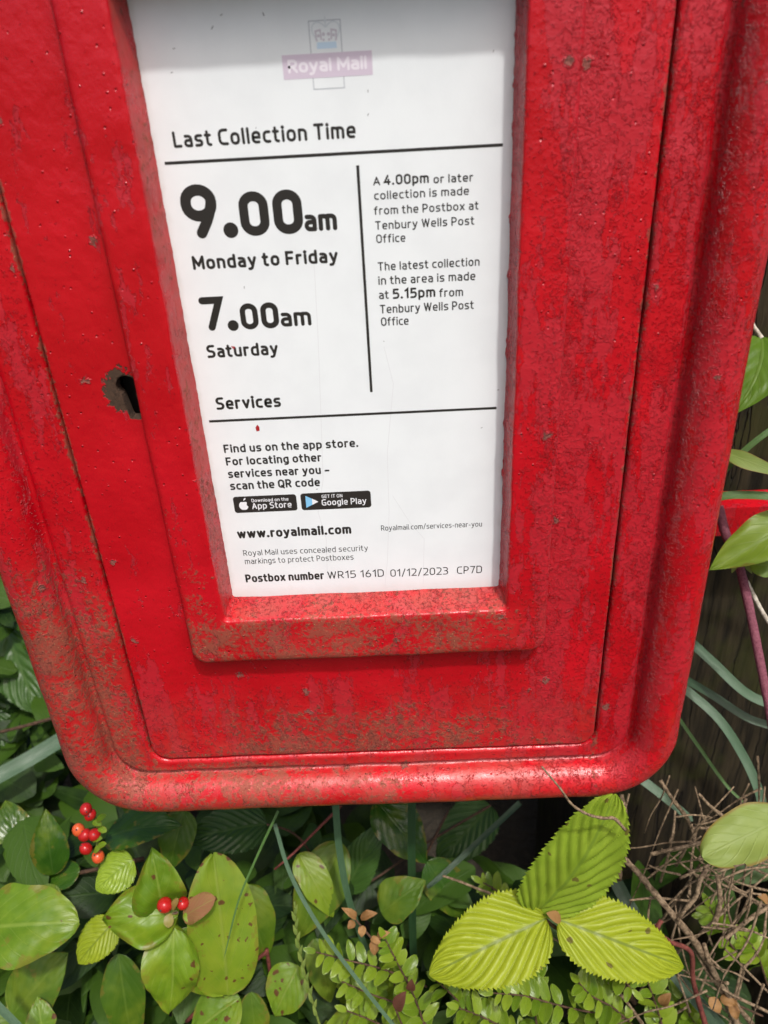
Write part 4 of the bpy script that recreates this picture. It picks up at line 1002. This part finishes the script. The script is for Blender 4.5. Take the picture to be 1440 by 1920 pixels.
blade(TUFT['C'], 'slanting shaded blade below the box between two upright blades', M_GD, [(975, 1505, .47), (900, 1575, .455), (830, 1640, .445), (800, 1665, .44)], 13, .15)
blade(TUFT['P'], 'blue green blade across the timber post, uppermost of the two pale ones', M_GB, [(1270, 1180, .44), (1340, 1245, .435), (1400, 1300, .43), (1480, 1345, .43), (1560, 1455, .45), (1600, 1745, .52)], 20, .05)
blade(TUFT['P'], 'blue green blade bending down the timber post, beneath the other pale blade', M_GB, [(1270, 1280, .44), (1345, 1345, .43), (1395, 1420, .425), (1425, 1490, .42), (1440, 1560, .42), (1520, 1670, .45), (1560, 1960, .52)], 19, .05)
blade(TUFT['P'], 'dark green blade between two pale ones on the timber post', M_GD, [(1260, 1260, .45), (1330, 1300, .45), (1400, 1345, .445), (1490, 1385, .44), (1570, 1495, .45), (1610, 1785, .52)], 17, .05)
blade(TUFT['P'], 'thin green blade low on the timber post beside the box corner', M_GG, [(1268, 1340, .46), (1310, 1400, .455), (1360, 1470, .45), (1400, 1510, .445)], 8, .2)
blade(TUFT['B'], 'dark green blade crossing in front of the red bracket', M_GG, [(1330, 935, .365), (1385, 928, .36), (1480, 938, .355), (1600, 990, .37), (1700, 1250, .42)], 18, .05)
blade(TUFT['B'], 'green blade slanting up behind the box edge above the bracket', M_GG, [(1335, 910, .36), (1385, 855, .355), (1440, 810, .35), (1480, 790, .35), (1600, 800, .36), (1720, 1000, .40)], 13, .05)
blade(TUFT['R'], 'broad dark blade at the bottom right beneath the dead twigs', M_GD, [(1130, 1600, .45), (1180, 1700, .44), (1260, 1820, .42), (1380, 1960, .41)], 30, .05)
blade(TUFT['P'], 'blue green blade poking out just under the right box corner', M_GB, [(1195, 1455, .47), (1240, 1490, .465), (1300, 1540, .46)], 20, .1)
blade(TUFT['T'], 'short blue green blade tip at the bottom left corner', M_GB, [(-30, 1860, .37), (20, 1910, .372), (70, 1960, .374)], 16, .05)
# flowering grass stalk
gs_ = thing('grass_stalk', 'pale green seeding grass stalk leaning beside the small box-like leaves', 'grass', Q(560, 1780, .40))
stem(gs_, M_GST, [(552, 1690, .395), (558, 1760, .395), (575, 1840, .395), (605, 1940, .40)], 2, 2.5)
for i in range(16):
    t_ = i / 15; x = 553 + 40 * t_ ** 1.6; y = 1715 + 190 * t_; s_ = -1 if i % 2 else 1
    leaf(gs_, M_HP, (x, y, .394), (x + s_ * 6 - 1, y - 20, .392), 7, name='spikelet', shape='acute', nu=8, nw=5)

# --- small-leaved evergreen sprigs, bottom right
tiny = []
for q in range(5):
    V, F, UV = leaf_geo((0, 0, 0), (0.0, 1.0, 0.0), 0.44 + 0.04 * q, shape='tiny', fold=.25, curl=.06, wave=.05, nu=14, nw=7, normal=(0, 0, 1), seed=q * 3.3)
    me = mesh_obj('leaf', V, F, M_SM, None, uv=UV); tiny.append(me.data); bpy.data.objects.remove(me)
def place_leaf(parent, mesh, base, direc, nrm, size):
    d = unit(np.asarray(direc, float)); n_ = unit(nrm - d * (nrm @ d)); s_ = np.cross(d, n_)
    o = bpy.data.objects.new('leaf', mesh); COL.objects.link(o); o.parent = parent
    l = base - base_of(parent); M = Matrix.Identity(4)
    for i in range(3): M[i][0] = s_[i] * size; M[i][1] = d[i] * size; M[i][2] = n_[i] * size; M[i][3] = l[i]
    o.matrix_local = M; return o
def sprig(label, pts, size_px, pairs_, start=0.08, mat=M_TWD, group='small-leaved evergreen sprigs', rpx=2.2):
    pairs = pairs_ + 1; size_px = size_px * 1.12
    W_ = crom([Q(*p) for p in pts], 12); d = pts[0][2]
    root = thing('evergreen_sprig', label, 'shrub sprig', W_[-1], group)
    V, F = tube_geo([Q(*p) for p in pts], rpx * .6 / 1440 * d, rpx / 1440 * d, nseg=6, seed=random.uniform(0, 50)); mesh_obj('stem', V, F, mat, root)
    for i in range(pairs):
        t_ = start + (1 - start) * i / pairs; x = t_ * (len(W_) - 1); a = int(x); c = W_[a] + (W_[min(a + 1, len(W_) - 1)] - W_[a]) * (x - a)
        ax = -unit(W_[min(a + 2, len(W_) - 1)] - W_[max(a - 2, 0)])
        up = unit(unit(CAM - c) * .45 + UPV * .55); sd_ = unit(np.cross(ax, up))
        for s_ in (-1, 1):
            if random.random() < 0.06: continue
            dr = sd_ * s_ + ax * random.uniform(.25, .7) + up * random.uniform(-.1, .45)
            nr = unit(up + 0.35 * rng.normal(size=3))
            place_leaf(root, random.choice(tiny), c, dr, nr, size_px / 1440 * d * random.uniform(.75, 1.15) * (0.6 + .4 * min(1, t_ * 4)))
    c0 = W_[0]; place_leaf(root, tiny[0], c0, -unit(W_[2] - W_[0]), unit(CAM - c0), size_px / 1440 * d * .7)
    return root
SG = [
 ('small-leaved sprig running left under the dry curled leaves', [(592, 1785, .385), (650, 1800, .388), (720, 1818, .392), (800, 1850, .40)], 33, 8),
 ('small-leaved sprig rising at the foot of the left yellow leaf', [(722, 1760, .385), (742, 1800, .388), (775, 1865, .395), (800, 1935, .40)], 36, 8),
 ('small-leaved sprig lowest of those left of the yellow leaf', [(640, 1840, .39), (690, 1862, .392), (760, 1890, .398), (820, 1940, .405)], 34, 8),
 ('small-leaved sprig under the tip of the left yellow leaf', [(818, 1838, .385), (850, 1868, .388), (880, 1900, .392), (905, 1945, .40)], 36, 7),
 ('small-leaved sprig reaching up between the two yellow leaves', [(978, 1780, .392), (990, 1830, .392), (1000, 1880, .394), (1010, 1945, .40)], 40, 7),
 ('small-leaved sprig lying level below the left yellow leaf', [(925, 1862, .382), (985, 1868, .384), (1060, 1888, .388), (1180, 1912, .395)], 38, 9),
 ('small-leaved sprig below the right yellow leaf with yellowish leaves', [(1085, 1842, .385), (1110, 1868, .388), (1150, 1890, .392), (1200, 1935, .40)], 38, 6),
 ('sparse small-leaved sprig right of the right yellow leaf tip', [(1210, 1830, .395), (1225, 1870, .398), (1238, 1910, .40), (1250, 1950, .405)], 40, 4),
 ('small-leaved sprig low at the bottom edge, in the middle of its kind', [(860, 1890, .385), (900, 1905, .388), (950, 1930, .392), (1000, 1960, .40)], 36, 7),
 ('small-leaved sprig at the bottom edge beside the seeding grass stalk', [(650, 1895, .388), (700, 1915, .392), (760, 1945, .40)], 34, 6),
 ('small dark sprig between the timber post and the dead twigs', [(1330, 1700, .43), (1350, 1740, .43), (1390, 1800, .44)], 36, 5),
 ('small dark sprig behind the dead twigs near the right edge', [(1395, 1755, .44), (1420, 1790, .44), (1440, 1850, .45)], 36, 5),
 ('small shaded sprig behind the top yellow-edged leaf, beside a dark blade', [(905, 1655, .45), (930, 1670, .45), (960, 1700, .455)], 32, 3),
 ('small sprig emerging beneath the right yellow leaf', [(1185, 1855, .39), (1165, 1835, .392), (1130, 1812, .40), (1080, 1790, .405)], 34, 6)]
for a in SG: sprig(*a)
# understorey of the same evergreen, behind
for i in range(14):
    x = random.uniform(600, 1330); y = random.uniform(1820, 1960); d = random.uniform(.42, .47); an = random.uniform(-1, 1)
    sprig('shaded small-leaved evergreen sprig lower down among its brighter kind', [(x, y, d), (x + 40 * math.sin(an), y + 35, d + .005), (x + 90 * math.sin(an), y + 80, d + .012)], random.uniform(34, 40), 7, group='shaded evergreen sprigs underneath')

# --- dry curled leaves on a twig
dl = thing('dry_leaf_sprig', 'withered brown curled leaves on a thin twig left of the yellow leaf', 'dead sprig', Q(690, 1770, .40))
stem(dl, M_TWD, [(655, 1710, .385), (680, 1740, .386), (705, 1768, .388), (735, 1800, .394)], 1.8, 2.2)
for b, t, w in (((668, 1722, .385), (640, 1702, .383), 15), ((665, 1728, .385), (652, 1742, .383), 14), ((680, 1735, .386), (678, 1758, .384), 15), ((676, 1722, .385), (708, 1712, .383), 17), ((700, 1762, .387), (703, 1792, .385), 17), ((708, 1758, .387), (732, 1748, .385), 15), ((695, 1758, .387), (716, 1772, .385), 13)):
    leaf(dl, M_DRY, b, t, w, fold=.6, curl=.18, wave=.2, shape='ovate', nu=12, nw=7)
dl2 = thing('dry_leaf_sprig', 'small dark red dead leaf at the lower left of the small evergreen sprigs', 'dead sprig', Q(750, 1880, .39))
leaf(dl2, M_RD, (742, 1893, .378), (762, 1858, .376), 24, fold=.3, shape='ovate', nu=14, nw=7); leaf(dl2, M_RD, (770, 1858, .385), (772, 1835, .384), 18, fold=.3, shape='ovate', nu=12, nw=7)
stem(dl2, M_TWD, [(742, 1893, .379), (760, 1930, .385), (800, 1960, .39)], 1.8, 2)
dl3 = thing('dry_leaf_sprig', 'rusty orange dead leaves caught in the dead twigs at bottom right', 'dead sprig', Q(1370, 1890, .40))
for b, t, w in (((1330, 1870, .40), (1350, 1900, .398), 22), ((1350, 1872, .40), (1385, 1885, .398), 20), ((1370, 1880, .40), (1382, 1912, .398), 20), ((1240, 1885, .395), (1258, 1862, .393), 20), ((1185, 1842, .395), (1170, 1820, .393), 24), ((1440, 1690, .41), (1420, 1680, .41), 18)):
    leaf(dl3, M_DRY, b, t, w, fold=.4, curl=.15, wave=.2, shape='ovate', nu=12, nw=7)
stem(dl3, M_TWD, [(1330, 1870, .401), (1370, 1880, .402), (1430, 1905, .405)], 1.8, 2)

# --- dead twigs, right
db = thing('dead_bush', 'tangle of grey brown dead twigs between the box corner and right edge', 'dead bush', Q(1330, 1850, .44))
TWG = [
 ([(1150, 1592, .39), (1190, 1630, .385), (1232, 1680, .38), (1270, 1725, .38), (1305, 1770, .385), (1345, 1840, .40), (1400, 1960, .42)], 9, 12),
 ([(1238, 1463, .40), (1262, 1500, .398), (1285, 1530, .40), (1300, 1560, .405)], 5.5, 7),
 ([(1310, 1488, .38), (1330, 1510, .38), (1355, 1530, .385), (1400, 1560, .39)], 5, 6),
 ([(1220, 1602, .37), (1262, 1592, .368), (1310, 1580, .37), (1370, 1560, .375)], 6, 4),
 ([(1216, 1622, .372), (1240, 1632, .372), (1275, 1640, .375)], 3, 3.5),
 ([(1325, 1630, .375), (1312, 1652, .372), (1305, 1680, .372), (1285, 1705, .374), (1270, 1725, .378)], 8, 6),
 ([(1345, 1640, .38), (1350, 1690, .382), (1340, 1730, .385)], 7, 8),
 ([(1345, 1635, .375), (1390, 1620, .372), (1450, 1600, .37)], 4, 5), ([(1350, 1650, .38), (1400, 1630, .38), (1450, 1625, .38)], 3, 4),
 ([(1180, 1688, .385), (1230, 1684, .385), (1300, 1690, .39)], 3, 4), ([(1315, 1738, .385), (1370, 1742, .388), (1405, 1745, .39)], 3.5, 4),
 ([(1410, 1665, .37), (1405, 1700, .37), (1395, 1730, .375)], 3, 3.5), ([(1360, 1760, .38), (1410, 1720, .38), (1460, 1690, .38)], 6, 7),
 ([(1320, 1770, .385), (1335, 1820, .39), (1370, 1870, .40), (1410, 1920, .41)], 7, 9), ([(1300, 1780, .39), (1350, 1850, .395), (1445, 1900, .40)], 4, 5),
 ([(1360, 1780, .38), (1400, 1820, .385), (1450, 1870, .39)], 3, 4), ([(1330, 1560, .378), (1322, 1590, .376), (1308, 1612, .374)], 3, 3),
 ([(1266, 1520, .385), (1262, 1560, .384), (1255, 1580, .383)], 3.5, 3.5), ([(1267, 1532, .386), (1300, 1528, .386), (1340, 1533, .388)], 3, 2.5),
 ([(1297, 1545, .38), (1302, 1580, .38), (1330, 1616, .38)], 3, 2.5), ([(1220, 1680, .39), (1215, 1730, .39), (1222, 1800, .395)], 3, 3.5),
 ([(1250, 1700, .386), (1290, 1660, .38), (1330, 1640, .376)], 3, 3), ([(1375, 1640, .382), (1365, 1700, .385), (1380, 1760, .388)], 3, 3.5),
 ([(1165, 1490, .43), (1172, 1530, .425), (1165, 1570, .42), (1160, 1650, .42)], 7, 9), ([(1180, 1488, .42), (1170, 1520, .42), (1150, 1545, .418)], 3, 4)]
for p, a, b in TWG: stem(db, M_TW, p, a * .62, b * .62, name='twig', rough=.35)
for i in range(46):
    x = random.uniform(1235, 1450); y = random.uniform(1530, 1930); d = random.uniform(.385, .45); an = random.uniform(0, math.pi); ln = random.uniform(30, 95)
    dx, dy = math.cos(an) * ln, math.sin(an) * ln
    stem(db, M_TW, [(x - dx, y - dy, d + random.uniform(-.02, .02)), (x + random.uniform(-8, 8), y + random.uniform(-8, 8), d), (x + dx, y + dy, d + random.uniform(-.02, .02))], random.uniform(1.1, 2.2), random.uniform(1.6, 3.0), name='twig', rough=.35)
for i in range(27):
    x = random.uniform(1225, 1450); y = random.uniform(1500, 1900); d = random.uniform(.37, .42); an = random.gauss(-.5, .8); ln = random.uniform(40, 120)
    dx, dy = math.cos(an) * ln, math.sin(an) * ln; kx_, ky_ = random.uniform(-6, 6), random.uniform(-6, 6)
    stem(db, M_TW, [(x - dx, y - dy, d + .01), (x - dx * .4 + kx_, y - dy * .4 + ky_, d + .004), (x + dx * .3 - kx_, y + dy * .3 - ky_, d), (x + dx, y + dy, d - .005)], random.uniform(.7, 1.2), random.uniform(1.5, 2.6), name='twig', rough=.45, n=5)
stem(db, M_TWR, [(1240, 1725, .376), (1232, 1745, .375), (1255, 1765, .375), (1295, 1785, .378), (1300, 1840, .385), (1325, 1930, .39)], 4.5, 5, name='red_twig')
# thin twig hanging across the bottom bead of the box
tw = stem(None, M_TW, [(1016, 1437, .3085), (1028, 1452, .309), (1050, 1478, .311), (1072, 1508, .314), (1100, 1526, .318), (1130, 1534, .322), (1152, 1535, .326), (1172, 1556, .330)], 1.6, 3.4, name='dry_twig', rough=.4)
tag(tw, 'thin dry twig reaching up over the bottom rim of the box', 'twig')
tw2 = stem(None, M_TW, [(830, 1642, .41), (860, 1652, .41), (900, 1668, .412), (960, 1690, .42)], 2.0, 2.8, name='dry_twig', rough=.3); tag(tw2, 'short pale twig sticking out left of the three big leaves', 'twig')
tw3 = stem(None, M_TW, [(1020, 1750, .392), (1080, 1785, .392), (1130, 1830, .394), (1180, 1885, .398), (1230, 1960, .41)], 2.4, 3.2, name='dry_twig', rough=.3); tag(tw3, 'long brown twig passing under the right yellow leaf', 'twig')
tw4 = stem(None, M_TWR, [(640, 1510, .43), (600, 1550, .428), (550, 1600, .425), (515, 1630, .424)], 3, 2, name='dry_twig', rough=.2); tag(tw4, 'reddish broken stalk slanting under the middle of the box', 'twig')
tw5 = stem(None, M_TWD, [(140, 1335, .55), (80, 1352, .555), (20, 1368, .56), (-60, 1385, .57)], 3, 3.5, name='dry_twig', rough=.2); tag(tw5, 'blurred brown twig left of the box beside its bead', 'twig')

# --- undergrowth: an uncountable mass of shaded leaves below everything
ugV, ugF, ugU, ugR = [], [], [], []; off = 0
KIND = [dict(shape='ovate'), dict(shape='hornbeam', corr=.05, nv=10), dict(shape='oval'), dict(shape='acute')]
def add_ug(c, size, lift_n):
    global off
    a = random.uniform(0, 2 * math.pi); dr = np.array([math.cos(a), math.sin(a), random.uniform(-.5, .35)]); dr = unit(dr)
    k_ = random.choice(KIND); ratio = random.uniform(.45, .7) if k_['shape'] != 'acute' else .3
    n_ = unit(np.array([random.gauss(0, .4), random.gauss(-.15, .4), 1.0]))
    V, F, UV = leaf_geo(c - dr * size / 2, c + dr * size / 2, size * ratio, nu=11, nw=5, fold=.2, curl=.08, wave=.08, normal=n_, seed=random.uniform(0, 50), **k_)
    ugV.extend(V); ugU.extend(UV); rr_ = random.random() ** 2; ugR.extend([(rr_, 0, 0)] * len(V)); ugF.extend([tuple(q + off for q in f) for f in F]); off += len(V)
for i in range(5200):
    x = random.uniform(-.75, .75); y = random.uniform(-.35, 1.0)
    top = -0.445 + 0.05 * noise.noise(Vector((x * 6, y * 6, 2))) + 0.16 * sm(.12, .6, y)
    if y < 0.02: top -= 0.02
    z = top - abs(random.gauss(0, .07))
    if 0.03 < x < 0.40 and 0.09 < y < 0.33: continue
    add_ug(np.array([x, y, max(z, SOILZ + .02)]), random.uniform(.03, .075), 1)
for i in range(3800):                         # the hedge bank rises behind
    x = random.uniform(-1.8, 2.0); y = random.uniform(.9, 2.4)
    z = -.32 + .10 * noise.noise(Vector((x * 4, y * 4, 7))) - abs(random.gauss(0, .05))
    add_ug(np.array([x, y, z]), random.uniform(.07, .13), 1)
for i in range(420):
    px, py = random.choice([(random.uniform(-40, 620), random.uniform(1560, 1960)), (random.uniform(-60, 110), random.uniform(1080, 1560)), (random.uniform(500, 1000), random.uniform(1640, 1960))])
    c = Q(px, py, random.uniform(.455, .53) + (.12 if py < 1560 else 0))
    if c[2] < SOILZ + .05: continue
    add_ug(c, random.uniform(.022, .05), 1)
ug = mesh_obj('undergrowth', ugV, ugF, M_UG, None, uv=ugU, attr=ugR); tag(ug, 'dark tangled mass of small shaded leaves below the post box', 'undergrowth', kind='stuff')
